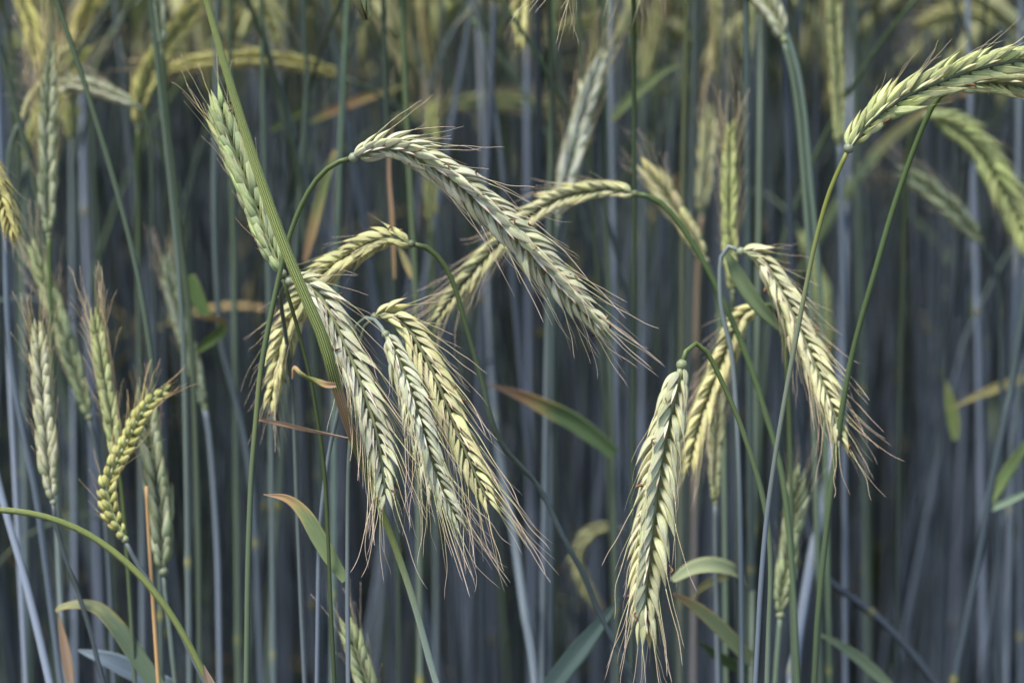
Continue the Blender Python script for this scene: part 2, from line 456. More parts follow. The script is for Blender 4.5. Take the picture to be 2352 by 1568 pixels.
def build_ear(parent, pw, pts, W, detail, color=(1, 1, 1), seed=0, spacing=None, acol=(1, 1, 1), plump=False, glumes=True, **kw):
    rng = random.Random(seed*17+3)
    P = spline(pts, 60); spacing = spacing or W*0.255
    lay = lay_ear(P, W, spacing, kw.pop('roll', 0.3), rng, **kw)
    mb = MB(); rachis(mb, pts, W)
    # small collar where the ear sits on its stem
    T = nz(P[1]-P[0])
    tube(mb, np.stack([P[0]-T*W*0.10, P[0]-T*W*.03, P[0]+T*W*0.03, P[0]+T*W*.1]), [W*.07, W*.115, W*.11, W*.07], 8, CAM-P[0], g=0.4, d=0.3)
    o0 = P[0]
    ear = link('ear', mb.mesh('ear', [M_STEM], o0), parent, o0, pw, (0.30, 0.33, 0.14))
    protos, meshes = (FLO, FLO_M) if detail == 2 else (FLM, FLM_M)
    if plump: protos, meshes = FLP, FLP_M
    joined = MB()
    for f in lay:
        k = rng.randrange(len(protos))
        v = rng.uniform(0.93, 1.07)
        g = 1-0.10*max(0, f['u']-0.5)
        link('floret', meshes[k], ear, f['m'], o0, (color[0]*v, color[1]*v*(1+rng.uniform(-.03, .03)), color[2]*v*g*rng.uniform(.92, 1.06)))
        tip = xf(f['m'], protos[k][3][None])[0]-nz(f['ad'])*f['fl']*0.03
        if f['al'] > 0.002:
            y = nz(f['r']+np.array([rng.uniform(-1.2, 1.2) for _ in range(3)]))
            if detail == 2:
                link('awn', rng.choice(AWN_M), ear, basis(f['ad'], y, f['al'], tip), o0, acol)
            else:
                V, F, Mi, A = rng.choice(AWL)
                joined.add(xf(basis(f['ad'], y, f['al'], tip), V*np.array([1.15, 1.15, 1])), F, t=A['t'], rnd=rng.random())
        if detail == 2 and glumes and rng.random() < 0.4:
            side = math.radians(16)*f['sgn']
            loc = f['c']+nz(f['r'])*W*0.16*f['sc']+nz(np.cross(f['t'], f['r']))*W*0.085*f['sgn']*f['sc']
            link('glume', rng.choice(GLU_M), ear, basis(nz(f['gd']*1.0+np.cross(f['t'], f['r'])*0.12*f['sgn']), f['r'], f['fl']*rng.uniform(0.5, 0.72), loc), o0, color)
        if detail == 2 and rng.random() < 0.10:
            loc = xf(f['m'], np.array([[rng.uniform(-.1, .1), 0.17, rng.uniform(0.5, 0.8)]]))[0]
            link('withered_anther', rng.choice(ANT_M), ear, basis(f['t']+np.array([rng.uniform(-.5, .5) for _ in range(3)]), f['r'], W*rng.uniform(0.08, 0.2), loc), o0)
    if joined.k:
        a = link('awns', joined.mesh('awns', [M_AWN], o0), ear, o0, o0, acol); a['kind'] = 'stuff'
    return ear

def P3(pts, depth):
    n = len(pts)
    if np.ndim(depth) == 0: D = [depth]*n
    else: D = np.interp(np.linspace(0, 1, n), np.linspace(0, 1, len(depth)), depth)
    return np.array([at(p[0], p[1], p[2] if len(p) > 2 else d) for p, d in zip(pts, D)])

def to_ground(S, seed):
    """carry a stem on from its last point in view down into the soil"""
    p = S[-1]; d = nz(S[-1]-S[-2])
    if d[2] > -0.25: d = nz(np.array([d[0], d[1], -0.9]))
    h = p[2]
    q1 = p+d*min(0.12, h*0.3)
    sl = d[:2]/max(0.5, -d[2])*0.35
    b = np.array([q1[0]+sl[0]*q1[2], q1[1]+sl[1]*q1[2], -0.01])
    mid = (q1+b)/2+np.array([sl[0]*0.08, sl[1]*0.08, 0])
    return np.vstack([S, q1[None], mid[None], b[None]])

STEM_G = (0.075, 0.105, 0.03)
def stem_mesh(S, r_top, seed, wax=(0.0, 1.0, 0.25), dry=None, nodes=True, sides=10, grow=0.45):
    """S runs from the ear down to the ground"""
    rng = random.Random(seed)
    n = max(40, int(length(S)/0.005)); Q = spline(S, n)
    z = np.r_[0, np.cumsum(np.linalg.norm(np.diff(Q, axis=0), axis=1))]
    R = r_top*(1+grow*0.75*np.clip(z/0.45, 0, 1.3))
    knots = []
    wob = 1+0.04*np.sin(z*90+rng.uniform(0, 6))
    if nodes:
        s = rng.uniform(0.28, 0.34)
        while s < z[-1]-0.05:
            R = R*(1+0.34*np.exp(-((z-s)/0.0035)**2)); knots.append(s); s += rng.uniform(0.16, 0.24)
    g = np.clip(wax[0]+(wax[1]-wax[0])*np.clip((z-0.02)/wax[2], 0, 1), 0, 1)
    d = np.zeros(n) if dry is None else np.interp(z, [a for a, _ in dry], [b for _, b in dry])
    for s in knots: d = np.maximum(d, 0.5*np.exp(-((z-s)/0.004)**2))
    mb = MB(); tube(mb, Q, R*wob, sides, CAM-Q[0], g=g, d=d)
    return mb

def leaf_part(parent, pw, pts, depth, width, dry=(0, 0), color=(0.13, 0.19, 0.09), twist=0.0, fold=0.25, face=(0, 0, 0), shape=(0.55, 1.0), name='leaf'):
    """pts run from the leaf's base (on the stem) to its tip; width in photo px"""
    P = spline(P3(pts, depth), 36); t = np.linspace(0, 1, 36)
    dm = np.mean(depth) if np.ndim(depth) else depth
    wd = width/FPX*dm
    prof = np.clip(shape[0]+(1-shape[0])*np.minimum(1, t/0.25), 0, 1)*np.clip(1-np.clip((t-0.45)/0.55, 0, 1)**1.6*shape[1], 0.04, 1)
    mb = MB(); ribbon(mb, P, wd*prof, CAM-P[0]+np.array(face), twist, fold, dry)
    return link(name, mb.mesh(name, [M_LEAF], P[0]), parent, P[0], pw, color)

HERO_ROOTS = []
def stalk(label, ear=None, stem=None, sd=0.78, leaves=(), ear_d=None, W=80, detail=2, color=(1, 1, 1), seed=1, stem_w=13, stem_col=STEM_G,
          wax=(0.0, 1.0, 0.25), dry=None, group='rye plants at the edge of the stand', top_ear=None, nodes=True, name='rye_plant', **kw):
    """one rye plant: ear (base to tip) and stem (from the ear downwards), both as photo positions with their distances"""
    S = P3(stem, sd)
    S = to_ground(S, seed)
    base = S[-1]*np.array([1, 1, 0])
    root = thing(name, label, 'rye plant', base, group)
    HERO_ROOTS.append(base)
    dm = sd if np.ndim(sd) == 0 else sd[0]
    r_top = stem_w/2/FPX*dm
    if top_ear is not None:                        # the stem leaves the picture at its top: carry it up to its ear
        d = nz(S[0]-S[1]); d = nz(d*np.array([1, 1, 1])+np.array([0, 0, 0.3]))
        ext = S[0]+d*top_ear
        nod = np.array([RND.uniform(-1, 1), RND.uniform(-.5, .5), 0])
        e1 = ext+nz(d+nod*0.5)*0.035; e2 = e1+nz(d*0.5+nod)*0.045; e3 = e2+nz(nod+np.array([0, 0, -.3]))*0.045
        S = np.vstack([ext[None], S])
        Wm = 0.012
        build_ear(root, base, [ext, e1, e2, e3], Wm, 1, color, seed, awn=0.03, **kw)
    mb = stem_mesh(S, r_top, seed, wax, dry, nodes)
    link('stem', mb.mesh('stem', [M_STEM], base), root, base, base, stem_col)
    if ear is not None:
        ed = ear_d if ear_d is not None else dm
        E = P3(ear, ed)
        Wm = W/FPX*(np.mean(ed) if np.ndim(ed) else ed)
        Wm *= 1.3 if kw.get('tilt', 1) < 0.35 else 1.12
        aw = kw.pop('awn', 150)/FPX*(np.mean(ed) if np.ndim(ed) else ed)
        build_ear(root, base, E, Wm, detail, color, seed, awn=aw, **kw)
    for lf in leaves: leaf_part(root, base, **lf)
    return root, base

# ------------------------------------------------------------------ ground
gm = MB()
n = 90
xs = np.sign(np.linspace(-1, 1, n))*np.abs(np.linspace(-1, 1, n))**5*600
X, Y = np.meshgrid(xs, xs, indexing='ij')
R_ = np.hypot(X, Y)
Z = (np.sin(X*7.1+Y*2.3)*0.006+np.sin(Y*9.7-X*3.1)*0.006)*np.exp(-R_/30)-0.006
gm.add(np.stack([X, Y, Z], -1).reshape(-1, 3), grid_faces(n, n)[:, ::-1])
gr = link('ground', gm.mesh('ground', [M_SOIL])); gr['kind'] = 'structure'; gr['label'] = 'dark bare soil under the rye stand'

# ------------------------------------------------------------------ the plants one can tell apart
YEL, PALE, GRN, GREY = (1.12, 1.05, 0.62), (1.0, 1.03, 1.10), (0.66, 0.82, 0.42), (0.72, 0.80, 0.80)

# long drooping ear in the middle
stalk('long drooping pale green rye ear, largest of all, arching across the centre',
      ear=[(812, 362), (868, 340), (935, 346), (1010, 386), (1100, 458), (1195, 550), (1290, 655), (1392, 765)], ear_d=(0.775, 0.770, 0.775, 0.785),
      W=92, seed=1, roll=0.42, awn=195, spacing=0.0036, spread=0.16, gravity=0.05,
      stem=[(812, 362), (775, 373), (738, 400), (706, 445), (680, 500), (660, 560), (640, 640), (615, 760), (598, 860), (588, 965), (577, 1100), (570, 1300), (566, 1570)],
      sd=(0.775, 0.785), stem_w=12, wax=(0.0, 0.9, 0.25), dry=[(0, 0), (0.07, 0), (0.085, 0.35), (0.12, 0.2), (0.2, 0), (2, 0)],
      leaves=[dict(pts=[(589, 962), (640, 972), (720, 990), (800, 1006)], depth=(0.785, 0.79), width=12, dry=(0.8, 1.0), twist=1.2)])
# ear behind the striped blade
stalk('plump hanging rye ear just behind the striped stalk, left of the pair of ears',
      ear=[(664, 646), (700, 650), (742, 690), (785, 775), (825, 870), (858, 970), (878, 1070), (888, 1165)], ear_d=(0.782, 0.775, 0.77),
      W=92, seed=2, roll=-0.42, awn=210, spread=0.2, gravity=0.2,
      stem=[(664, 646), (652, 660), (645, 690), (655, 760), (668, 860), (676, 980), (682, 1150), (690, 1350), (700, 1570)], sd=(0.785, 0.83, 0.84), stem_w=10, wax=(0.3, 1, 0.2))
# upright ear on the left of the blade
stalk('upright slim green rye ear leaning against the upper striped stalk, awns pointing up',
      ear=[(648, 628), (620, 565), (588, 480), (553, 390), (521, 300), (500, 228)], ear_d=(0.785, 0.79), W=74, seed=3, roll=0.15, color=(0.72, 0.84, 0.60), awn=120,
      spacing=0.0038, spread=0.18, tilt=0.30, gravity=0.0, flen=0.95, acol=(0.9, 0.9, 0.6),
      stem=[(650, 640), (665, 690), (684, 755), (713, 868), (728, 956), (743, 1059), (752, 1200), (760, 1400), (768, 1570)], sd=(0.785, 0.80), stem_w=9, wax=(0, 0.5, 0.4))
# curved ear behind
stalk('strongly curved yellowish rye ear arching behind the striped stalk and hanging left of it',
      ear=[(945, 560), (905, 545), (860, 556), (810, 584), (755, 622), (705, 678), (664, 752), (636, 850), (622, 945)], ear_d=(0.81, 0.825, 0.83),
      W=74, seed=4, roll=-0.12, color=(1.08, 1.04, 0.74), awn=110, spread=0.3, gravity=0.15,
      stem=[(945, 560), (983, 570), (1018, 605), (1043, 655), (1065, 730), (1088, 810), (1110, 885), (1126, 955), (1150, 1018), (1195, 1070), (1240, 1122), (1295, 1236), (1339, 1316), (1375, 1404), (1434, 1518), (1470, 1590)], sd=(0.81, 0.82, 0.86), stem_w=12, wax=(0, 1, 0.1))
# the pair
stalk('yellowish hanging rye ear, right one of the close pair in the middle',
      ear=[(862, 728), (895, 722), (935, 752), (975, 815), (1012, 895), (1048, 985), (1090, 1085), (1135, 1175)], ear_d=(0.79, 0.782, 0.775),
      W=88, seed=5, roll=-0.48, color=(1.06, 1.02, 0.80), awn=215, spread=0.22, gravity=0.12,
      stem=[(862, 728), (850, 735), (838, 750), (826, 800), (815, 900), (806, 1000), (800, 1100), (798, 1330), (800, 1570)], sd=(0.795, 0.80), stem_w=10, wax=(0.2, 0.9, 0.15), dry=[(0, 0), (.03, 0), (.045, .5), (.05, .1), (2, 0)],
      leaves=[dict(pts=[(794, 1332), (770, 1298), (735, 1240), (700, 1180), (660, 1145), (605, 1135)], depth=(0.80, 0.80), width=36, dry=(0.1, 0.05, 0.15, 0.5, 0.9), color=(0.20, 0.26, 0.12), twist=-0.5, face=(0, 0, .5), shape=(0.6, 1.0))])
stalk('silvery green hanging rye ear, left one of the close pair, on a small hooked stem',
      ear=[(886, 768), (906, 808), (935, 880), (962, 960), (985, 1045), (1015, 1125), (1058, 1212)], ear_d=(0.772, 0.765, 0.768),
      W=78, seed=6, roll=-0.42, color=(0.97, 1.0, 1.0), awn=185, spread=0.2, gravity=0.12,
      stem=[(886, 768), (878, 755), (864, 737), (845, 729), (824, 742), (808, 785), (792, 865), (776, 950), (756, 1040), (739, 1170), (732, 1300), (728, 1570)], sd=(0.772, 0.785, 0.80, 0.81), stem_w=10, stem_col=(0.20, 0.25, 0.17), wax=(0.3, 1, 0.1))
# front right hanging ear
stalk('broad rye ear hanging straight down from a hooked green stem, right of the centre',
      ear=[(1566, 838), (1552, 892), (1530, 985), (1512, 1085), (1500, 1190), (1488, 1290), (1481, 1380), (1484, 1462)], ear_d=(0.772, 0.768, 0.765),
      W=104, seed=7, roll=-0.40, color=(1.0, 1.0, 0.9), awn=180, spread=0.16, spacing=0.0043, gravity=0.2, taper=0.8, awn_keep=0.6,
      stem=[(1566, 838), (1573, 812), (1588, 792), (1606, 791), (1630, 818), (1662, 885), (1695, 960), (1728, 1055), (1752, 1140), (1766, 1225), (1770, 1320), (1766, 1440), (1762, 1570)], sd=(0.772, 0.78, 0.79), stem_w=12, wax=(0, 0.75, 0.28))
# top right ear
stalk('green and white rye ear in the upper right corner on a thin yellow-green stem',
      ear=[(1950, 340), (1985, 292), (2050, 238), (2135, 196), (2235, 160), (2352, 138), (2470, 145), (2560, 180)], ear_d=(0.770, 0.775, 0.79),
      W=98, seed=8, roll=0.38, color=(0.92, 0.98, 0.66), awn=120, spread=0.28, gravity=-0.1, spacing=0.0042, awn_keep=0.6,
      stem=[(1948, 345), (1935, 372), (1902, 450), (1872, 560), (1847, 680), (1825, 795), (1802, 920), (1785, 1020), (1772, 1105), (1760, 1200), (1747, 1350), (1735, 1570)], sd=(0.770, 0.775, 0.78), stem_w=11, stem_col=(0.17, 0.19, 0.035), wax=(0, 1, 0.12))
# ear off the right edge on a dark stem
stalk('rye ear at the right edge below the corner ear, on a dark leaning stem',
      ear=[(2190, 205), (2250, 188), (2330, 192), (2420, 230), (2500, 300)], ear_d=0.80, W=80, seed=9, roll=0.4, color=(0.9, 0.98, 0.75), awn=100,
      stem=[(2190, 205), (2158, 222), (2135, 258), (2110, 315), (2080, 395), (2045, 500), (2008, 630), (1975, 745), (1950, 850), (1925, 1000), (1900, 1200), (1880, 1400), (1870, 1570)], sd=(0.80, 0.81, 0.83), stem_w=13, stem_col=(0.06, 0.095, 0.025), wax=(0, 0.3, 0.6))
# right hanging ear, slightly soft
stalk('soft-focus drooping rye ear crossed by a thin stem, with a green leaf folded under it',
      ear=[(1702, 578), (1738, 585), (1772, 630), (1812, 705), (1852, 795), (1890, 885), (1918, 960), (1936, 1030)], ear_d=(0.835, 0.83, 0.82),
      W=82, seed=10, roll=-0.40, color=(1.08, 1.05, 0.92), awn=150, spread=0.34, gravity=0.05, acol=(1, 0.9, 0.9),
      stem=[(1702, 578), (1682, 566), (1664, 572), (1654, 610), (1655, 690), (1664, 740), (1680, 810), (1690, 920), (1698, 1100), (1702, 1300), (1705, 1570)], sd=(0.835, 0.845), stem_w=11, stem_col=(0.24, 0.28, 0.24), wax=(0.5, 1, 0.1),
      leaves=[dict(pts=[(1668, 578), (1700, 640), (1745, 705), (1790, 750), (1815, 772)], depth=(0.84, 0.84), width=36, dry=(0.2, 0.0, 0.1, 0.1), color=(0.19, 0.26, 0.13), twist=0.6, shape=(0.3, 0.6))])
# ear behind the broad hanging ear
stalk('yellow blurred rye ear hanging behind the broad ear and its hooked stem',
      ear=[(1742, 704), (1712, 722), (1682, 775), (1652, 850), (1622, 930), (1598, 1010), (1585, 1080)], ear_d=0.865, W=70, seed=11, detail=1, roll=0.3, color=(1.12, 1.06, 0.75), awn=130, spread=0.25,
      stem=[(1742, 704), (1775, 702), (1795, 740), (1805, 820), (1812, 950), (1818, 1200), (1822, 1570)], sd=(0.865, 0.88), stem_w=11)
stalk('dull upright rye ear half hidden right behind the yellow hanging ear',
      ear=[(1643, 1155), (1642, 1080), (1646, 1000), (1652, 920), (1660, 850)], ear_d=0.90, W=46, seed=12, detail=1, roll=0.1, color=(0.75, 0.78, 0.62), tilt=0.28, awn=90, gravity=-.1,
      stem=[(1643, 1158), (1643, 1260), (1646, 1400), (1650, 1570)], sd=0.90, stem_w=12, wax=(0.6, 1, 0.1))
# arched ear behind the main ear
stalk('arched rye ear crossing behind the long middle ear, on a long dark leaning stem',
      ear=[(1458, 445), (1410, 435), (1345, 440), (1280, 458), (1215, 498), (1150, 555), (1090, 620), (1040, 680), (995, 745)], ear_d=(0.85, 0.86, 0.86),
      W=68, seed=13, detail=1, roll=-0.12, color=(1.05, 1.02, 0.80), awn=120, spread=0.34,
      stem=[(1458, 445), (1500, 455), (1540, 488), (1582, 545), (1622, 612), (1662, 692), (1700, 780), (1730, 858), (1757, 945), (1785, 1040), (1805, 1150), (1822, 1350), (1832, 1570)], sd=(0.85, 0.84), stem_w=13, stem_col=(0.07, 0.11, 0.03), wax=(0, 0.5, 0.5))
stalk('pale blurred rye ear leaning to the upper left behind the arched ear stem',
      ear=[(1622, 600), (1590, 545), (1555, 490), (1515, 430), (1478, 385)], ear_d=0.93, W=66, seed=14, detail=1, roll=0.2, color=(1.12, 1.05, 0.82), awn=90, tilt=0.3, gravity=-.1, spread=.25,
      stem=[(1622, 600), (1642, 660), (1655, 760), (1660, 900), (1664, 1150), (1668, 1570)], sd=0.94, stem_w=11, wax=(0.5, 1, .1))
stalk('slim upright green rye ear with orange awns right of the leaning pale ear',
      ear=[(1682, 670), (1678, 590), (1674, 500), (1675, 400), (1677, 290)], ear_d=0.90, W=44, seed=15, detail=1, roll=0.1, color=(0.82, 0.88, 0.52), awn=110, tilt=0.26, gravity=-.2, flen=1.0, acol=(1, .95, .6),
      stem=[(1682, 672), (1686, 760), (1690, 900), (1694, 1150), (1700, 1570)], sd=0.90, stem_w=11)
stalk('silver-grey blurred rye ear leaning right above the middle of the arched ear',
      ear=[(1283, 500), (1298, 420), (1320, 330), (1348, 230), (1382, 130)], ear_d=0.95, W=56, seed=16, detail=1, roll=0.2, color=(0.95, 1.0, 1.12), awn=130, tilt=0.28, gravity=-.2, flen=1.0, acol=(.9, .85, .5),
      stem=[(1283, 502), (1275, 600), (1270, 750), (1268, 950), (1266, 1250), (1264, 1570)], sd=0.95, stem_w=14, wax=(0.7, 1, .1))
# left side ears
stalk('tall upright grey-green rye ear near the top left, awns fanning up',
      ear=[(112, 540), (110, 440), (110, 340), (112, 230), (118, 110)], ear_d=0.90, W=50, seed=18, detail=1, roll=0.0, color=(0.80, 0.86, 0.74), awn=150, tilt=0.26, gravity=-.2, flen=1.0, acol=(1, .9, .5),
      stem=[(112, 542), (114, 620), (118, 800), (125, 1050), (135, 1300), (150, 1570)], sd=0.90, stem_w=12)
stalk('whitish upright rye ear low at the left edge on a thin bluish stem',
      ear=[(122, 1152), (112, 1060), (103, 960), (94, 850), (86, 745)], ear_d=0.845, W=52, seed=19, detail=1, roll=0.0, color=(1.05, 1.05, 1.0), awn=100, tilt=0.28, gravity=-.2, flen=1.0, acol=(1, .9, .6),
      stem=[(122, 1155), (128, 1200), (145, 1265), (172, 1340), (205, 1440), (238, 1570)], sd=0.845, stem_w=11, wax=(0.7, 1, .1))
stalk('slim green upright rye ear between the whitish ear and the beaded yellow ear',
      ear=[(272, 1070), (258, 980), (243, 890), (229, 800), (216, 722)], ear_d=0.845, W=46, seed=20, detail=1, roll=0.1, color=(0.80, 0.87, 0.58), awn=130, tilt=0.25, gravity=-.2, flen=1.0, acol=(1, .92, .6),
      stem=[(272, 1072), (280, 1130), (290, 1250), (300, 1400), (310, 1570)], sd=0.85, stem_w=10)
stalk('bent yellow rye ear with bead-like swollen florets at the lower left',
      ear=[(287, 1238), (258, 1180), (246, 1125), (262, 1070), (292, 1015), (318, 962), (350, 920), (398, 888)], ear_d=(0.82, 0.825, 0.84), W=72, seed=21, detail=1, roll=0.3, color=(0.86, 0.86, 0.46), awn=120, tilt=0.62, plump=True, flen=0.36, awn_keep=.7, acol=(1, .8, .4), spacing=0.0040,
      stem=[(287, 1240), (294, 1255), (320, 1302), (360, 1362), (402, 1425), (442, 1510), (472, 1570)], sd=0.82, stem_w=11, wax=(0.6, 1, .08))
stalk('grey herringbone rye ear standing behind the tan dry stalk at the lower left',
      ear=[(375, 1312), (372, 1220), (362, 1120), (346, 1010), (328, 905)], ear_d=0.86, W=80, seed=22, detail=1, roll=0.0, color=(0.72, 0.80, 0.70), awn=70, tilt=0.32, gravity=-.2, acol=(1, .8, .5),
      stem=[(375, 1315), (380, 1370), (390, 1450), (402, 1570)], sd=0.86, stem_w=11, wax=(0.7, 1, .1))
stalk('blurred grey-green rye ear leaning from the left edge down toward the whitish ear',
      ear=[(204, 958), (180, 880), (150, 780), (112, 670), (72, 565)], ear_d=0.91, W=62, seed=23, detail=1, roll=0.1, color=(0.70, 0.80, 0.62), awn=130, tilt=0.28, gravity=-.1,
      stem=[(204, 960), (215, 1010), (235, 1120), (250, 1300), (262, 1570)], sd=0.91, stem_w=12, wax=(0.6, 1, .1))
stalk('yellow-brown tip of a drooping rye ear at the left edge, under the tall grey-green ear',
      ear=[(-60, 330), (-30, 370), (-5, 420), (18, 490), (36, 545)], ear_d=0.84, W=62, seed=24, detail=1, roll=0.5, color=(1.0, 0.9, 0.5), awn=60,
      stem=[(-60, 330), (-90, 345), (-105, 420), (-110, 600), (-100, 900), (-90, 1300), (-80, 1570)], sd=0.84, stem_w=12)
stalk('faint grey rye ear leaning left of the kinked green leaf',
      ear=[(470, 935), (450, 860), (425, 770), (400, 680), (380, 590)], ear_d=0.97, W=52, seed=25, detail=1, roll=0.1, color=(0.66, 0.76, 0.74), awn=90, tilt=0.28, gravity=-.1,
      stem=[(470, 937), (480, 1000), (492, 1150), (500, 1300), (505, 1570)], sd=0.97, stem_w=11, wax=(0.7, 1, .1))
stalk('small pale nodding rye ear at the top left on a thin arched stem',
      ear=[(52, 275), (70, 240), (95, 205), (125, 165), (150, 110)], ear_d=0.94, W=40, seed=26, detail=1, color=(1.05, 1.02, 0.8), awn=60, roll=.3,
      stem=[(52, 275), (35, 300), (22, 345), (18, 400), (16, 520), (18, 700), (24, 900), (40, 1200), (60, 1570)], sd=0.94, stem_w=11, wax=(0.2, 1, .1))
stalk('white blurred rye ear lying almost level at the top left',
      ear=[(310, 240), (270, 222), (225, 205), (175, 195), (120, 205)], ear_d=0.98, W=46, seed=27, detail=1, color=(1.05, 1.08, 1.1), awn=110, roll=.3, gravity=-.2,
      stem=[(310, 240), (335, 262), (345, 320), (350, 420), (352, 600), (360, 900), (368, 1570)], sd=0.98, stem_w=11, wax=(0.4, 1, .1))
stalk('big yellow-green blurred rye ear slanting up at the top left, behind the dark stem pair',
      ear=[(318, 290), (330, 210), (365, 130), (415, 60), (470, -5)], ear_d=1.0, W=72, seed=28, detail=1, color=(0.98, 0.95, 0.5), awn=120, roll=.2, gravity=-.1,
      stem=[(318, 292), (316, 400), (318, 600), (322, 900), (330, 1570)], sd=1.0, stem_w=13)
stalk('grey-green rye ear leaving the top of the picture above the dark stem pair',
      ear=[(372, 108), (368, 60), (362, 0), (358, -80), (356, -160), (362, -240)], ear_d=0.92, W=50, seed=29, detail=1, color=(0.74, 0.84, 0.78), awn=100, tilt=.28, roll=0, gravity=-.2,
      stem=[(372, 110), (376, 160), (385, 280), (400, 420), (415, 560), (432, 700), (445, 900), (455, 1200), (460, 1570)], sd=0.92, stem_w=13, wax=(0.1, 0.5, .4))
stalk('white drooping rye ear cut by the top edge, right half of the picture',
      ear=[(1800, 92), (1785, 50), (1755, 5), (1715, -40), (1670, -70), (1620, -85)], ear_d=0.93, W=78, seed=30, detail=1, color=(1.1, 1.1, 1.1), awn=80, roll=.3,
      stem=[(1800, 95), (1815, 150), (1832, 250), (1845, 400), (1858, 600), (1868, 900), (1876, 1200), (1884, 1570)], sd=0.93, stem_w=13, wax=(0.8, 1, .1))
stalk('large blurred green rye ear arching down at the right edge below the corner ear',
      ear=[(2128, 268), (2165, 275), (2215, 305), (2262, 355), (2305, 425), (2342, 500), (2375, 590)], ear_d=1.0, W=84, seed=31, detail=1, color=(0.82, 0.92, 0.55), awn=80, roll=.5,
      stem=[(2128, 268), (2100, 290), (2085, 350), (2078, 480), (2072, 700), (2065, 1000), (2060, 1570)], sd=1.0, stem_w=12)
stalk('grey blurred rye ear slanting up left under the big arching ear at the right',
      ear=[(2252, 552), (2215, 510), (2170, 465), (2120, 425), (2070, 395)], ear_d=1.03, W=64, seed=32, detail=1, color=(0.72, 0.82, 0.74), awn=90, roll=.2,
      stem=[(2252, 554), (2280, 610), (2295, 680), (2300, 850), (2298, 1100), (2290, 1570)], sd=1.03, stem_w=12, wax=(0.8, 1, .1))
stalk('grey-green herringbone rye ear standing upright at the lower right',
      ear=[(1792, 1412), (1800, 1340), (1812, 1260), (1825, 1170), (1840, 1080)], ear_d=0.885, W=66, seed=33, detail=1, color=(0.70, 0.79, 0.66), awn=80, tilt=.32, roll=0, gravity=-.2,
      stem=[(1792, 1414), (1789, 1450), (1785, 1500), (1780, 1570)], sd=0.885, stem_w=12, wax=(0.8, 1, .1))
stalk('dark grey-green rye ear rising from the bottom edge left of the centre',
      ear=[(880, 1680), (868, 1640), (848, 1580), (824, 1510), (798, 1435)], ear_d=0.84, W=74, seed=34, detail=1, color=(0.68, 0.78, 0.62), awn=90, tilt=.32, roll=0, gravity=-.2,
      stem=[(880, 1682), (886, 1720), (890, 1780)], sd=0.84, stem_w=12)
stalk('small bent blurred rye ear low behind, between the middle pair and the broad ear',
      ear=[(1420, 1208), (1375, 1215), (1340, 1245), (1328, 1290), (1345, 1345), (1372, 1392)], ear_d=1.05, W=40, seed=36, detail=1, color=(0.72, 0.74, 0.56), awn=40, roll=.4,
      stem=[(1420, 1208), (1438, 1225), (1445, 1290), (1448, 1400), (1450, 1570)], sd=1.0, stem_w=11, wax=(0.8, 1, .1))
stalk('pale upright blurred rye ear left of the slim green one with orange awns',
      ear=[(1612, 490), (1616, 440), (1622, 380), (1626, 310), (1628, 250)], ear_d=1.06, W=54, seed=37, detail=1, color=(0.98, 1.0, 0.82), awn=70, tilt=.28, roll=.2, gravity=-.2,
      stem=[(1612, 492), (1606, 560), (1600, 700), (1596, 1000), (1592, 1570)], sd=1.06, stem_w=12, stem_col=(0.35, 0.26, 0.16), wax=(0.0, 0.9, .3))
stalk('tall pale yellow-green blurred rye ear at the top, left of the corner ear',
      ear=[(1928, 330), (1926, 230), (1920, 120), (1914, 10), (1912, -90)], ear_d=1.0, W=52, seed=38, detail=1, color=(0.9, 0.95, 0.62), awn=90, tilt=.26, roll=.1, gravity=-.2,
      stem=[(1928, 332), (1930, 420), (1935, 600), (1938, 900), (1942, 1570)], sd=1.0, stem_w=13, wax=(0.8, 1, .1))
stalk('faint upright yellowish rye ear between two dark stems above the long middle ear',
      ear=[(990, 510), (990, 450), (988, 380), (990, 310), (992, 240)], ear_d=1.06, W=46, seed=39, detail=1, color=(0.85, 0.9, 0.55), awn=90, tilt=.26, roll=.1, gravity=-.2,
      stem=[(990, 512), (992, 600), (996, 800), (1000, 1100), (1002, 1570)], sd=1.06, stem_w=11)
stalk('drooping rye ear cut by the top edge with long orange awns, above the arched ear',
      ear=[(1240, -170), (1228, -110), (1210, -40), (1200, 20), (1195, 105)], ear_d=0.96, W=56, seed=40, detail=1, color=(0.95, 0.92, 0.6), awn=60, roll=.4,
      stem=[(1240, -170), (1256, -185), (1268, -150), (1272, 0), (1268, 200), (1262, 500), (1255, 900), (1245, 1570)], sd=0.96, stem_w=12)
stalk('rye ear hanging in from above with only its reddish awns in view at the top',
      ear=[(1410, -220), (1380, -200), (1340, -150), (1315, -100), (1300, -50)], ear_d=0.80, W=70, seed=41, roll=.4, color=(1.0, .98, .7), awn=140, gravity=.1, spread=.25,
      stem=[(1410, -220), (1432, -200), (1448, -120), (1455, 0), (1456, 200), (1457, 440), (1456, 700), (1454, 1000), (1450, 1570)], sd=(0.82, 0.87, 0.90), stem_w=11, stem_col=(0.05, 0.085, 0.02), wax=(0, 0.6, .5))

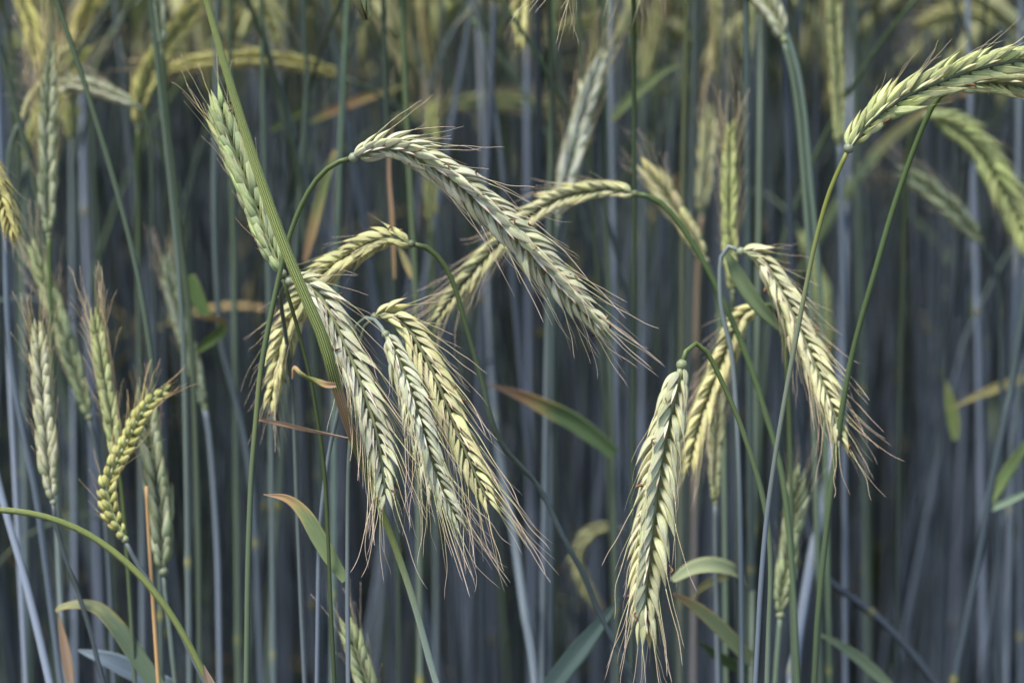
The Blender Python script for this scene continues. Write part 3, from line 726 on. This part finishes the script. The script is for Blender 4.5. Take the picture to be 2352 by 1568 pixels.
# ------------------------------------------------------------------ the thick striped stalk in front
P = P3([(450, -80), (474, 0), (515, 146), (560, 293), (608, 440), (652, 562), (697, 672), (741, 775), (772, 885), (812, 1010), (866, 1145), (915, 1275), (955, 1397), (990, 1527)], (0.742, 0.743, 0.744, 0.745, 0.746, 0.747, 0.748, 0.75, 0.755, 0.78, 0.795, 0.80, 0.80, 0.80))
P = np.vstack([P, at(1012, 1600, 0.80)[None]])
up = P[0]+nz(P[0]-P[1])*0.05
S = to_ground(np.vstack([(up+nz(P[0]-P[1])*0.05)[None], up[None], P]), 5)
Q = spline(S, 170); z = np.r_[0, np.cumsum(np.linalg.norm(np.diff(Q, axis=0), axis=1))]
base = S[-1]*np.array([1, 1, 0])
root = thing('rye_plant', 'thick striped green rye stalk slanting across the left half in front of the ears', 'rye plant', base, 'rye plants at the edge of the stand')
u = z/z[-1]
px = 0.148e-3*0.96
zz = z-0.1
z_col = 0.1+length(spline(P[:9], 60))            # where the dry sheath begins
z_dry_end = z_col+0.034
wid = np.interp(z, [0, 0.115, 0.185, z_col-0.01, z_col, z_dry_end, z_dry_end+0.02, z_col+.1, 0.6, 1.4], np.array([12, 15, 25, 26, 26, 21, 18, 16, 16, 18])*px/2)
nodez = 0.1+length(spline(P[:14], 60))
wid = wid*(1+0.28*np.exp(-((z-nodez)/0.002)**2)+0.1*np.exp(-((z-z_col)/0.0012)**2))
dry = np.interp(z, [0, z_col-0.002, z_col, z_dry_end-.008, z_dry_end+0.006, 2], [0, 0, 0.95, 0.75, 0, 0])
gl = np.interp(z, [0, z_dry_end+0.04, nodez-0.01, 2], [0.0, 0.0, 0.6, 1.0])
mb = MB(); tube(mb, Q, wid, 28, CAM-Q[0], flat=0.55, g=gl, d=dry)
link('stem', mb.mesh('stem', [M_RIB], base), root, base, base)
leaf_part(root, base, [(772, 884), (745, 884), (715, 872), (690, 858), (676, 846), (672, 870)], (0.746, 0.742, 0.745), 20, dry=(0.9, 0.55, 0.1, 0.5, 1.0), color=(0.16, 0.22, 0.06), twist=2.6, fold=0.7, shape=(0.5, 0.8), name='withered_leaf')
# its ear stands above the picture
e0 = S[0]; d0 = nz(S[0]-S[1])
build_ear(root, base, [e0, e0+d0*0.03, e0+d0*0.055+np.array([0.012, 0, 0]), e0+d0*0.075+np.array([0.035, 0, -.004])], 0.012, 1, (1, 1, .9), 77, awn=0.03)

# arching stem low at the left
S = P3([(-140, 1190), (-60, 1172), (20, 1172), (110, 1188), (205, 1228), (300, 1300), (380, 1392), (440, 1490), (480, 1570)], (0.755, 0.76))
S = to_ground(S, 3); base = S[-1]*np.array([1, 1, 0])
root = thing('rye_plant', 'dark green stem arching to the left edge in the lower left corner', 'rye plant', base, 'rye plants at the edge of the stand')
mb = stem_mesh(S, 15/2/FPX*0.757, 4, (0, 0.1, 0.5), nodes=False, grow=.3)
link('stem', mb.mesh('stem', [M_RIB], base), root, base, base)
leaf_part(root, base, [(500, 1610), (485, 1575), (474, 1548), (468, 1525)], 0.757, 22, dry=(0.9, 1.0, 1.1), color=(0.3, 0.2, 0.1), name='dry_sheath', fold=.9)
build_ear(root, base, P3([(-140, 1190), (-220, 1225), (-290, 1310), (-340, 1430), (-360, 1560)], 0.76), 0.012, 1, (1, 1, .9), 78, awn=0.025)

# tan dry broken stalk
S = to_ground(P3([(336, 1116), (340, 1200), (348, 1330), (356, 1450), (364, 1570)], (0.83, 0.835)), 8); base = S[-1]*np.array([1, 1, 0])
root = thing('dry_stalk', 'tan dry broken stalk standing in front of the grey herringbone ear at the lower left', 'dry stalk', base)
mb = stem_mesh(S, 9/2/FPX*0.83, 9, (0, 0, 1), dry=[(0, 1), (2, 1)], nodes=False, grow=.3)
link('stem', mb.mesh('stem', [M_STEM], base), root, base, base, (0.3, 0.2, 0.1))

# ------------------------------------------------------------------ leafy stalks and bare stems behind
def stem_only(label, pts, d, wpx, col=STEM_G, wax=(0, 0.6, 0.5), seed=50, leaves=(), top=0.06, **kw):
    stalk(label, stem=pts, sd=d, stem_w=wpx, stem_col=col, wax=wax, seed=seed, leaves=leaves, top_ear=top, **kw)

DG = (0.055, 0.08, 0.03)
for i, (lab, ear_, st_, d_, w_, c_) in enumerate([
    ('yellow blurred rye ear hanging at the very top left corner', [(20, -80), (40, -30), (62, 30), (78, 90), (88, 140)], [(20, -80), (0, -95), (-20, -60), (-30, 100), (-25, 600), (-10, 1570)], 1.0, 58, (1.05, 1.0, .5)),
    ('olive blurred rye ear slanting up behind the tall grey-green ear at the top left', [(62, 372), (80, 310), (110, 240), (150, 170), (200, 110)], [(62, 374), (56, 450), (54, 700), (60, 1570)], 1.05, 62, (.85, .9, .45)),
    ('yellow blurred rye ear at the top, left of the dark stem pair', [(170, 120), (185, 60), (205, 0), (215, -70), (222, -140)], [(170, 122), (165, 300), (168, 800), (175, 1570)], 1.08, 60, (1.05, .98, .5)),
    ('cream blurred rye ear drooping at the top just right of the upper striped stalk', [(560, -110), (585, -60), (605, -10), (625, 40), (640, 88)], [(560, -110), (545, -125), (532, -80), (530, 200), (540, 800), (548, 1570)], 1.0, 54, (1.05, 1.02, .68)),
    ('brown-green blurred rye ear behind the level white ear at the top left', [(165, 320), (160, 260), (158, 200), (160, 140), (165, 90)], [(165, 322), (168, 450), (172, 900), (176, 1570)], 1.08, 52, (.68, .74, .42)),
    ('yellow-green blurred rye ear at the top right edge above the corner ear', [(2290, 60), (2255, 40), (2210, 30), (2160, 35), (2115, 55)], [(2290, 60), (2320, 80), (2335, 160), (2340, 600), (2345, 1570)], 1.12, 50, (.95, .95, .6)),
    ('faint cream rye ear upright at the top between the two white-tipped stems right of centre', [(1480, 190), (1488, 140), (1498, 90), (1510, 40), (1520, -10)], [(1480, 192), (1476, 400), (1474, 900), (1472, 1570)], 1.15, 50, (.95, .98, .7))]):
    stalk(lab, ear=ear_, stem=st_, sd=d_, ear_d=d_, W=w_, seed=100+i, detail=1, color=c_, awn=100, roll=0.2*i, stem_w=12, wax=(0.4, 1, .15))
stem_only('dark green stem slanting down from the top left corner past the tall grey-green ear', [(128, -10), (150, 60), (200, 210), (258, 400), (310, 600), (340, 770), (352, 880), (362, 1100), (372, 1570)], 0.86, 12, DG, seed=50)
stem_only('dark green stem at the left edge behind the small nodding ear', [(-30, 20), (10, 150), (45, 280), (85, 450), (110, 650), (130, 1000), (150, 1570)], 0.92, 13, DG, seed=51)
stem_only('left one of the dark stem pair under the grey-green ear cut by the top edge', [(345, -10), (360, 130), (378, 300), (396, 470), (412, 650), (425, 900), (436, 1570)], 0.90, 12, DG, seed=52)
stem_only('thin dark green stem running straight down beside the upper striped stalk', [(600, -10), (603, 150), (606, 330), (612, 520), (620, 800), (628, 1570)], 0.95, 11, DG, seed=53)
stem_only('dark green stem, left of two meeting the top of the long middle ear', [(880, -10), (884, 120), (890, 300), (898, 480), (906, 700), (912, 1000), (918, 1570)], 0.94, 12, DG, (0.25, 0.6, .5), seed=54,
          leaves=[dict(pts=[(906, 640), (900, 500), (893, 390), (900, 300), (912, 262)], depth=0.93, width=10, dry=(0.6, 0.8, 0.75), color=(.3, .15, .05))])
stem_only('olive green stem, right of two meeting the top of the long middle ear', [(924, -10), (928, 120), (936, 300), (945, 470), (954, 650), (960, 900), (966, 1570)], 0.93, 14, (0.085, 0.12, 0.03), seed=55,
          leaves=[dict(pts=[(948, 640), (935, 610), (925, 585), (912, 560)], depth=0.93, width=14, dry=(0.5, 0.4, .3))])
stem_only('blue-green stem under the yellow-orange leaf left of the long middle ear', [(798, -10), (790, 150), (782, 330), (776, 520), (770, 800), (764, 1570)], 0.97, 12, (0.09, 0.14, 0.07), seed=56,
          leaves=[dict(pts=[(700, 600), (720, 520), (740, 440), (758, 380), (770, 345)], depth=0.96, width=26, dry=(0.7, 0.6, 0.3, 0.15, 0.5), color=(0.22, 0.27, 0.10), shape=(.4, .5)),
                  dict(pts=[(776, 560), (776, 480), (778, 400), (780, 360)], depth=0.97, width=15, dry=(0.9, 0.95, .9))])
stem_only('olive stem running down from the top past the pointed green leaf tip', [(1578, -10), (1575, 120), (1571, 300), (1568, 480), (1566, 800), (1562, 1570)], 0.97, 13, (0.10, 0.12, 0.03), seed=57)
stem_only('thick blue-green stem running straight down right of the slim ear with orange awns', [(1714, -10), (1715, 150), (1716, 350), (1718, 560), (1722, 900), (1728, 1570)], 0.93, 16, (0.09, 0.14, 0.09), (0.3, .6, .5), seed=58)
stem_only('blue-grey stem forking from the white ear at the top, bending down behind the ear stems', [(1775, -20), (1800, 60), (1830, 150), (1848, 260), (1860, 400), (1875, 560), (1885, 700), (1895, 1000), (1905, 1570)], 0.93, 12, (0.08, 0.12, 0.05), (0.5, 0.2, .2), seed=59)
stem_only('dark stem seen below the arched ear, left of its hanging neighbours', [(1388, -10), (1386, 200), (1388, 450), (1398, 650), (1404, 900), (1408, 1040), (1412, 1200), (1418, 1570)], 0.96, 12, DG, seed=60,
          leaves=[dict(pts=[(1412, 1042), (1372, 1008), (1318, 968), (1255, 935), (1190, 905), (1115, 880)], depth=(0.95, 0.94), width=42, dry=(0, 0, 0.05, 0.4, 0.8, 0.9), color=(0.12, 0.19, 0.08), twist=-0.5, shape=(.7, 1.0))])
stem_only('bluish stem with a pointed green leaf above the silver-grey ear', [(1405, -20), (1402, 150), (1404, 280), (1408, 500), (1412, 900), (1416, 1570)], 1.05, 13, (.1, .14, .07), (0.7, 1, .2), seed=61,
          leaves=[dict(pts=[(1406, 275), (1435, 240), (1480, 200), (1525, 165), (1565, 148)], depth=1.04, width=26, dry=(0.3, 0.05, 0, 0.0, .3), color=(0.24, 0.31, 0.13), shape=(.5, .9))])
stem_only('bluish stem with an orange and cream leaf slanting up, left of the two dark stems', [(690, -20), (700, 150), (712, 300), (722, 600), (730, 1000), (738, 1570)], 1.1, 13, (.1, .14, .07), (0.8, 1, .2), seed=62,
          leaves=[dict(pts=[(712, 280), (790, 244), (850, 222), (905, 205), (950, 185)], depth=1.09, width=22, dry=(0.1, 0.75, 0.6, .35, .3), color=(.25, .28, .12)),
                  dict(pts=[(622, 300), (660, 275), (700, 252), (735, 235)], depth=1.08, width=20, dry=(0, 0.1), color=(.13, .18, .06))])
stem_only('bluish stem carrying the kinked green leaf left of the striped stalk', [(498, -20), (496, 200), (492, 500), (505, 760), (525, 860), (560, 1000), (585, 1200), (600, 1570)], 0.98, 12, (.12, .16, .07), (0.4, 1, .3), seed=63,
          leaves=[dict(pts=[(436, 632), (448, 670), (468, 712), (480, 735)], depth=0.96, width=34, dry=(0.2, 0, 0.1), color=(0.13, 0.2, 0.06), shape=(.7, .6)),
                  dict(pts=[(452, 806), (480, 785), (508, 762), (512, 738), (490, 730), (452, 728)], depth=(0.96, 0.95), width=26, dry=(0.1, 0.05, 0.2, 0.6, 0.8), color=(0.16, 0.24, 0.07), shape=(.5, .7), fold=.6)])
stem_only('bluish stem right of the broad hanging ear with an arched pale leaf and three others', [(1748, -20), (1745, 300), (1740, 700), (1732, 1100), (1728, 1380), (1726, 1570)], (1.0, 0.91), 12, (.1, .14, .07), (0.7, 1, .2), seed=65,
          leaves=[dict(pts=[(1712, 1335), (1685, 1310), (1640, 1298), (1590, 1305), (1545, 1332)], depth=(0.91, 0.86), width=46, dry=(0.2, 0.1, 0.05, 0.2), color=(0.42, 0.47, 0.26), shape=(.8, .7), twist=.3, face=(0, 0, 0.55)),
                  dict(pts=[(1672, 1322), (1640, 1332), (1610, 1350), (1588, 1385)], depth=(0.94, 0.9), width=16, dry=(0.35, 0.3, .2), color=(.28, .3, .12)),
                  dict(pts=[(1726, 1515), (1690, 1480), (1640, 1430), (1590, 1390), (1545, 1362)], depth=(0.91, 0.85), width=44, dry=(0.15, 0.2, 0.25, 0.4, 0.75), color=(0.42, 0.46, 0.22), shape=(.8, .9), twist=.2, face=(0, 0, 0.3)),
                  dict(pts=[(1726, 1545), (1690, 1530), (1640, 1500), (1600, 1468)], depth=(0.945, .91), width=26, dry=(0, 0, 0.1), color=(0.10, 0.16, 0.06))])
stem_only('pale bluish stem leaning at the lower left with a folded tan and green leaf', [(10, 500), (16, 700), (28, 850), (55, 1000), (85, 1150), (105, 1300), (125, 1450), (140, 1570)], 0.88, 13, (.2, .25, .25), (0.9, 1, .1), seed=66, top=0.12,
          leaves=[dict(pts=[(365, 1580), (310, 1500), (268, 1440), (228, 1400), (185, 1388), (140, 1395), (130, 1405)], depth=0.85, width=42, dry=(0, 0, 0.1, 0.25, 0.3, 0.35), color=(0.15, 0.21, 0.13), shape=(.9, .5), twist=.9),
                  dict(pts=[(165, 1590), (155, 1520), (142, 1450), (132, 1402)], depth=0.852, width=24, dry=(0.95, 0.9, .9), color=(.3, .2, .1)),
                  dict(pts=[(390, 1575), (320, 1545), (255, 1515), (205, 1500), (180, 1492)], depth=0.865, width=46, dry=(0, 0, 0), color=(0.26, 0.33, 0.38), shape=(.8, .9))])
stem_only('pale lilac stem leaning at the lower right, crossing below the drooping ear', [(1960, -20), (1948, 350), (1935, 750), (1925, 930), (1906, 1070), (1885, 1180), (1862, 1290), (1840, 1420), (1818, 1570)], (1.25, 1.1, 0.95, 0.89), 13, (.10, .12, .14), (.35, .35, .1), seed=67)
stem_only('bluish stem pair member leaning in from the lower left corner', [(-60, 850), (-20, 1040), (15, 1180), (55, 1320), (90, 1460), (115, 1570)], 0.85, 14, (.2, .25, .27), (1, 1, .1), seed=68, top=0.35)
stem_only('greenish stem at the right carrying a narrow leaf that points up to the right edge', [(2352, 700), (2310, 950), (2275, 1120), (2245, 1300), (2215, 1450), (2190, 1570)], 0.95, 15, (.14, .2, .1), (0.6, 1, .4), seed=69, top=0.3,
          leaves=[dict(pts=[(2255, 1178), (2300, 1158), (2352, 1135), (2400, 1115)], depth=0.95, width=16, dry=(.1, 0), color=(.22, .3, .2)),
                  dict(pts=[(2270, 1160), (2310, 1090), (2350, 1030), (2390, 980)], depth=0.96, width=28, dry=(0, .1, .3), color=(.16, .23, .08))])
stem_only('bluish stem at the right with an orange leaf reaching in from the edge', [(2345, -20), (2340, 300), (2332, 700), (2322, 1100), (2310, 1570)], 1.05, 14, (.15, .2, .16), (0.8, 1, .2), seed=70,
          leaves=[dict(pts=[(2400, 865), (2340, 872), (2290, 890), (2230, 915), (2180, 940)], depth=1.04, width=20, dry=(0.4, 0.35, .3, .4), color=(.2, .2, .08)),
                  dict(pts=[(2195, 1010), (2190, 960), (2182, 920), (2172, 870)], depth=1.05, width=28, dry=(0, .1, .3), color=(.2, .25, .08)),
                  dict(pts=[(2060, 1590), (1990, 1525), (1930, 1480), (1868, 1448)], depth=0.92, width=26, dry=(0, 0.05, 0.2), color=(0.22, 0.29, 0.17))])
stem_only('bluish bent-over stem slanting down to the right at the lower right', [(1800, -20), (1812, 400), (1826, 900), (1850, 1190), (1890, 1310), (1915, 1342), (1975, 1385), (2035, 1435), (2095, 1500), (2150, 1570)], 0.95, 15, (.25, .28, .32), (1, 1, .1), seed=71, top=0.05)
stem_only('pale bluish stem right of the middle ears, a broad blue-green leaf at its foot', [(1096, -20), (1108, 300), (1120, 700), (1136, 960), (1150, 1070), (1178, 1214), (1203, 1397), (1229, 1580)], (1.2, 1.05, 0.89), 12, (.09, .12, .13), (.3, .4, .1), seed=72,
          leaves=[dict(pts=[(1236, 1620), (1290, 1545), (1345, 1475), (1390, 1418), (1425, 1370)], depth=(0.88, 0.86), width=48, dry=(0, 0, 0, .1), color=(0.15, 0.22, 0.19), shape=(.9, 1.0))])


# ------------------------------------------------------------------ the stand behind: single stalks, then the mass
def variant(seed, low=False):
    """stem and ear of one ordinary stalk, rooted at the origin and nodding towards +X"""
    r = random.Random(900+seed)
    h = r.uniform(1.16, 1.30); lean = r.uniform(-0.03, 0.07); nod = r.choice([0.15, 0.3, 0.7, 1.3, 2.0, 2.6])
    ys = r.uniform(-0.02, 0.02)
    pts = [np.array([lean*(q**2), ys*math.sin(q*3), q*h]) for q in np.linspace(0, 1, 9)]
    ang = 0.12; p = pts[-1].copy(); step = 0.02; arc = []
    for k in range(6):
        ang += nod/8; p = p+np.array([math.sin(ang), 0, math.cos(ang)])*step*(1 if nod > 1 else 1.4); arc.append(p.copy())
    S = np.array(pts+arc)
    E = [arc[-1].copy()]
    for k in range(5):
        ang += nod/12+0.03; p = p+np.array([math.sin(ang), 0.1*r.uniform(-1, 1), math.cos(ang)])*0.0185*r.uniform(.9, 1.1); E.append(p.copy())
    nodes = [r.uniform(.12, .18), r.uniform(.30, .38), r.uniform(.50, .60), r.uniform(.70, .78)]
    n = len(S)-1
    Q = np.vstack([S[:8:1], S[9:]]) if low else None
    if not low:
        zs = np.unique(np.r_[np.linspace(0, 1, 44), np.linspace(.86, 1, 14), np.add.outer(nodes, [-.006, -.003, -.0015, 0, .0015, .003, .006]).ravel()]); n = len(zs)
        Q0 = spline(S, 400); Q = np.stack([np.interp(zs, np.linspace(0, 1, 400), Q0[:, j]) for j in range(3)], 1)
    z = np.r_[0, np.cumsum(np.linalg.norm(np.diff(Q, axis=0), axis=1))]; z = z/z[-1]
    R = 0.0019*(1-0.55*np.clip((z-0.3)/0.7, 0, 1))*r.uniform(0.85, 1.2)
    if not low:
        for q in nodes: R = R*(1+0.40*np.exp(-((z-q)/0.0026)**2)+0.22*((z > q) & (z < q+0.11)))
    g = np.clip(1.05-0.9*np.clip((z-0.84)/0.16, 0, 1), 0, 1)
    ms = MB(); tube(ms, Q, R, 4 if low else 8, (0, -1, 0), g=g, d=np.zeros(n) if low else sum(0.5*np.exp(-((z-q)/0.0028)**2) for q in nodes))
    me = MB(); rng = random.Random(seed)
    W = r.uniform(0.0105, 0.0135)
    lay = lay_ear(np.array(E), W, W*(0.42 if low else 0.33), r.uniform(0, 1.5), rng, view=np.array([0, -1, 0.1]), awn=0.03, spread=.22, tilt=.36)
    if low:                                        # far ears: one knobbly body with a few awns
        Q = spline(np.array(E), 9); uu = np.linspace(0, 1, 9)
        R = W*0.46*np.clip(np.sin(math.pi*(0.12+0.8*uu)), .2, 1)*(1+0.16*np.where(np.arange(9) % 2, 1, -1))
        tube(me, Q, R, 5, (0, -1, 0.1), flat=0.8, s=0.2, q=0.1, rnd=r.random())
        V0 = me.v[-1]; me.v[-1] = V0+np.random.default_rng(seed).normal(0, W*0.05, V0.shape)
        del me.a['a']
    for f in lay:
        if low:
            if rng.random() < 0.04:
                V, F, Mi, A = rng.choice(AWB)
                me.add(xf(basis(f['ad'], f['r'], f['al'], np.array(f['m'])[:3, 3]), V*np.array([1.6, 1.6, 1.3])), F, 1, t=A['t'], s=0, q=0, rnd=rng.random())
            continue
        V, F, A, tip = (FLL if low else FLM)[rng.randrange(len(FLL))]
        rv = rng.random()
        me.add(xf(f['m'], V), F, 0, t=A['t'], s=A['s'], q=A['q'], rnd=rv)
        if rng.random() < (0.35 if low else 0.8):
            V, F, Mi, A = rng.choice(AWB if low else AWL)
            tp = xf(f['m'], tip[None])[0]
            me.add(xf(basis(f['ad'], f['r'], f['al'], tp), V*np.array([1.2, 1.2, 1])), F, 1, t=A['t'], s=0, q=0, rnd=rng.random())
    return ms, me, S, E[-1]

FLL = [floret_arrays(4, 5, 1.25, 60+i) for i in range(3)]
AWB = [awn_arrays(i, 3, 3) for i in range(4)]

def leaf_variant(seed, low=False):
    r = random.Random(500+seed); n = 6 if low else 22
    Lh = r.uniform(0.10, 0.20); a = r.uniform(0.2, 0.9); da = r.uniform(0.5, 2.2)
    p = np.zeros(3); P = [p.copy()]
    for k in range(n-1):
        ang = a+da*(k/(n-1))**1.4
        p = p+np.array([math.sin(ang), r.uniform(-.1, .1), math.cos(ang)])*Lh/(n-1); P.append(p.copy())
    t = np.linspace(0, 1, n)
    wd = r.uniform(0.004, 0.007)*np.clip(0.5+t*2, 0, 1)*np.clip(1-np.clip((t-.4)/.6, 0, 1)**1.6, .04, 1)
    d0 = r.choice([0, 0, 0, 0.1, 0.3]); d1 = r.choice([0.1, 0.3, 0.7])
    mb = MB(); ribbon(mb, np.array(P), wd, (-1, 0.3, 0.3), r.uniform(-1.5, 1.5), .3, (d0, d0, d0*.5+d1*.5, d1), cols=3 if low else 5)
    return mb

NV = 12
VAR = [variant(i) for i in range(NV)]
VAR_S = [v[0].mesh('stem', [M_STEM]) for v in VAR]
VAR_E = [v[1].mesh('ear', [M_FLORET, M_AWN]) for v in VAR]
LV = [leaf_variant(i) for i in range(10)]
LV_M = [l.mesh('leaf', [M_LEAF]) for l in LV]
EAR_COLS = [(0.95, 0.98, 0.7), (0.78, 0.86, 0.62), (1.05, 1.0, 0.72), (0.85, 0.92, 0.85), (1.0, 0.96, 0.55)]
STEM_COLS = [(0.10, 0.15, 0.05), (0.07, 0.11, 0.03), (0.14, 0.18, 0.08), (0.12, 0.17, 0.11)]
LEAF_COLS = [(0.12, 0.18, 0.08), (0.15, 0.21, 0.11), (0.20, 0.26, 0.12), (0.13, 0.19, 0.15), (0.22, 0.26, 0.08)]

placed = [b[:2] for b in HERO_ROOTS]
def free(x, y, gap):
    return all((x-a)**2+(y-b)**2 > gap*gap for a, b in placed)
LABEL_BACK = 'blurred blue-grey rye stalk, one of the many standing close together behind the sharp ears'
count = 0; tries = 0
def in_view(p):
    q = np.asarray(p)-CAM; d = float(q@FWD)
    return d > 0 and abs(float(q@RIGHT))/d < 0.235 and -0.16 < float(q@UP)/d < 0.098
while count < 290 and tries < 20000:
    tries += 1
    y = 0.98+0.92*RND.random()
    hw = 0.25*(y+0.12)+0.05
    x = RND.uniform(-hw, hw)
    if not free(x, y, 0.012): continue
    placed.append((x, y)); k = RND.randrange(NV)
    rz = RND.uniform(0, 2*math.pi)
    sc = RND.uniform(0.88, 1.08)
    if RND.random() < 0.14: sc *= RND.uniform(0.80, 0.9)
    tl = Quaternion((math.cos(rz*3), math.sin(rz*3), 0), RND.gauss(0, 0.055 if RND.random() < 0.85 else 0.14))@Quaternion((0, 0, 1), rz)
    ep = np.array(Vector((x, y, 0))+tl@Vector(VAR[k][3]*sc)); ep2 = np.array(Vector((x, y, 0))+tl@Vector(VAR[k][2][-1]*sc))
    if (in_view(ep) or in_view(ep2)) and RND.random() < (0.97 if y < 1.35 else 0.6): placed.pop(); continue
    root = thing('rye_stalk', LABEL_BACK, 'rye stalk', (x, y, -0.01), 'blurred rye stalks behind the ears')
    root.rotation_mode = 'QUATERNION'; root.rotation_quaternion = tl
    root.scale = (sc, sc, sc)
    link('stem', VAR_S[k], root, color=RND.choice(STEM_COLS))
    link('ear', VAR_E[k], root, color=RND.choice(EAR_COLS))
    S = VAR[k][2]
    for q in range(RND.choice([0, 1, 1, 2, 2]) if y > 1.4 else RND.choice([0, 0, 0, 1])):
        hh = RND.uniform(0.45, 1.05)
        px_ = np.array([np.interp(hh, S[:9, 2], S[:9, j]) for j in range(3)])
        l = link('leaf', RND.choice(LV_M), root, color=RND.choice(LEAF_COLS))
        l.location = Vector(px_); l.rotation_euler = (0, 0, RND.uniform(0, 6.28))
    count += 1

# the mass of stalks behind and beside them
NL = 8
LOWV = [variant(40+i, True) for i in range(NL)]
LOW = [(v[0].arrays(), v[1].arrays(), v[2], v[3]) for v in LOWV]
LLW = [leaf_variant(30+i, True).arrays() for i in range(6)]
sV, sF, sA, eV, eF, eM, eA, lV, lF, lA = [], [], [], [], [], [], [], [], [], []
ns = ne = nl = 0
def rotz(a): c, s = math.cos(a), math.sin(a); return np.array([[c, -s, 0], [s, c, 0], [0, 0, 1]])
def put(x, y):
    global ns, ne, nl
    k = NR.integers(NL); sc = NR.uniform(0.88, 1.08)*(1 if NR.random() > 0.14 else 0.86)
    Rz = rotz(NR.uniform(0, 6.28)); tx, ty = NR.normal(0, 0.05 if NR.random() < 0.85 else 0.12, 2)
    Rt = np.array([[1, 0, tx], [0, 1, ty], [-tx, -ty, 1]])@Rz*sc
    o = np.array([x, y, -0.01]); rv = NR.random()
    (V, F, _, A), (V2, F2, M2, A2), S, tip = LOW[k]
    if y < 1.9 and (in_view(Rt@tip+o) or in_view(Rt@S[-1]+o)) and NR.random() < 0.95: return
    sV.append(V@Rt.T+o); sF.append(F+ns); ns += len(V)
    sA.append(np.stack([A['t'], A['a'], A['g'], A['d'], np.full(len(V), rv)], 1))
    eV.append(V2@Rt.T+o); eF.append(F2+ne); eM.append(M2); ne += len(V2)
    eA.append(np.stack([A2['t'], A2['s'], A2['q'], A2['rnd']], 1))
    for q in range((NR.integers(0, 3) if y > 1.45 or abs(x) > 0.3*y+0.1 else 0)+(y > 1.7)):
        V3, F3, _, A3 = LLW[NR.integers(len(LLW))]
        hh = NR.uniform(0.35, 1.05) if q < 2 else NR.uniform(0.88, 1.12)
        p = np.array([np.interp(hh, S[:9, 2], S[:9, j]) for j in range(3)])
        lV.append((V3@rotz(NR.uniform(0, 6.28)).T+p)@Rt.T+o); lF.append(F3+nl); nl += len(V3)
        lA.append(np.stack([A3['t'], A3['s'], A3['d'], np.full(len(V3), NR.random())], 1))
n_mass = 0
for _ in range(6500):
    y = 1.0+3.8*NR.random()**1.25; x = NR.uniform(-2.1, 2.1)
    if y < 1.9 and abs(x) < 0.25*(y+0.12)+0.055 and (y < 1.1 or NR.random() < 0.15): continue
    if abs(x) > 0.32*y+0.35 and NR.random() < 0.5: continue
    put(x, y); n_mass += 1
for _ in range(1300):
    y = 1.12+1.6*NR.random(); put(NR.uniform(-1, 1)*(0.26*y+0.08), y)
def cat_mesh(name, V, F, M, A, names, mats):
    V, F, A = np.vstack(V), np.vstack(F), np.vstack(A)
    return make_mesh(name, V, F, np.zeros(len(F)) if M is None else np.concatenate(M), {k: A[:, i] for i, k in enumerate(names)}, mats)
LAB = 'dense blurred mass of rye filling the field behind'
mass = bpy.data.objects.new('rye_stand', cat_mesh('rye_stand', sV, sF, None, sA, ['t', 'a', 'g', 'd', 'rnd'], [M_STEM])); C.objects.link(mass)
mass['kind'] = 'stuff'; mass['label'] = LAB; mass['category'] = 'rye'; mass.color = (0.10, 0.15, 0.05, 1)
o = link('ears', cat_mesh('ears', eV, eF, eM, eA, ['t', 's', 'q', 'rnd'], [M_FLORET, M_AWN]), mass, color=(0.92, 0.95, 0.7)); o['kind'] = 'stuff'
o = link('leaves', cat_mesh('leaves', lV, lF, None, lA, ['t', 's', 'd', 'rnd'], [M_LEAF]), mass, color=(0.11, 0.165, 0.115)); o['kind'] = 'stuff'
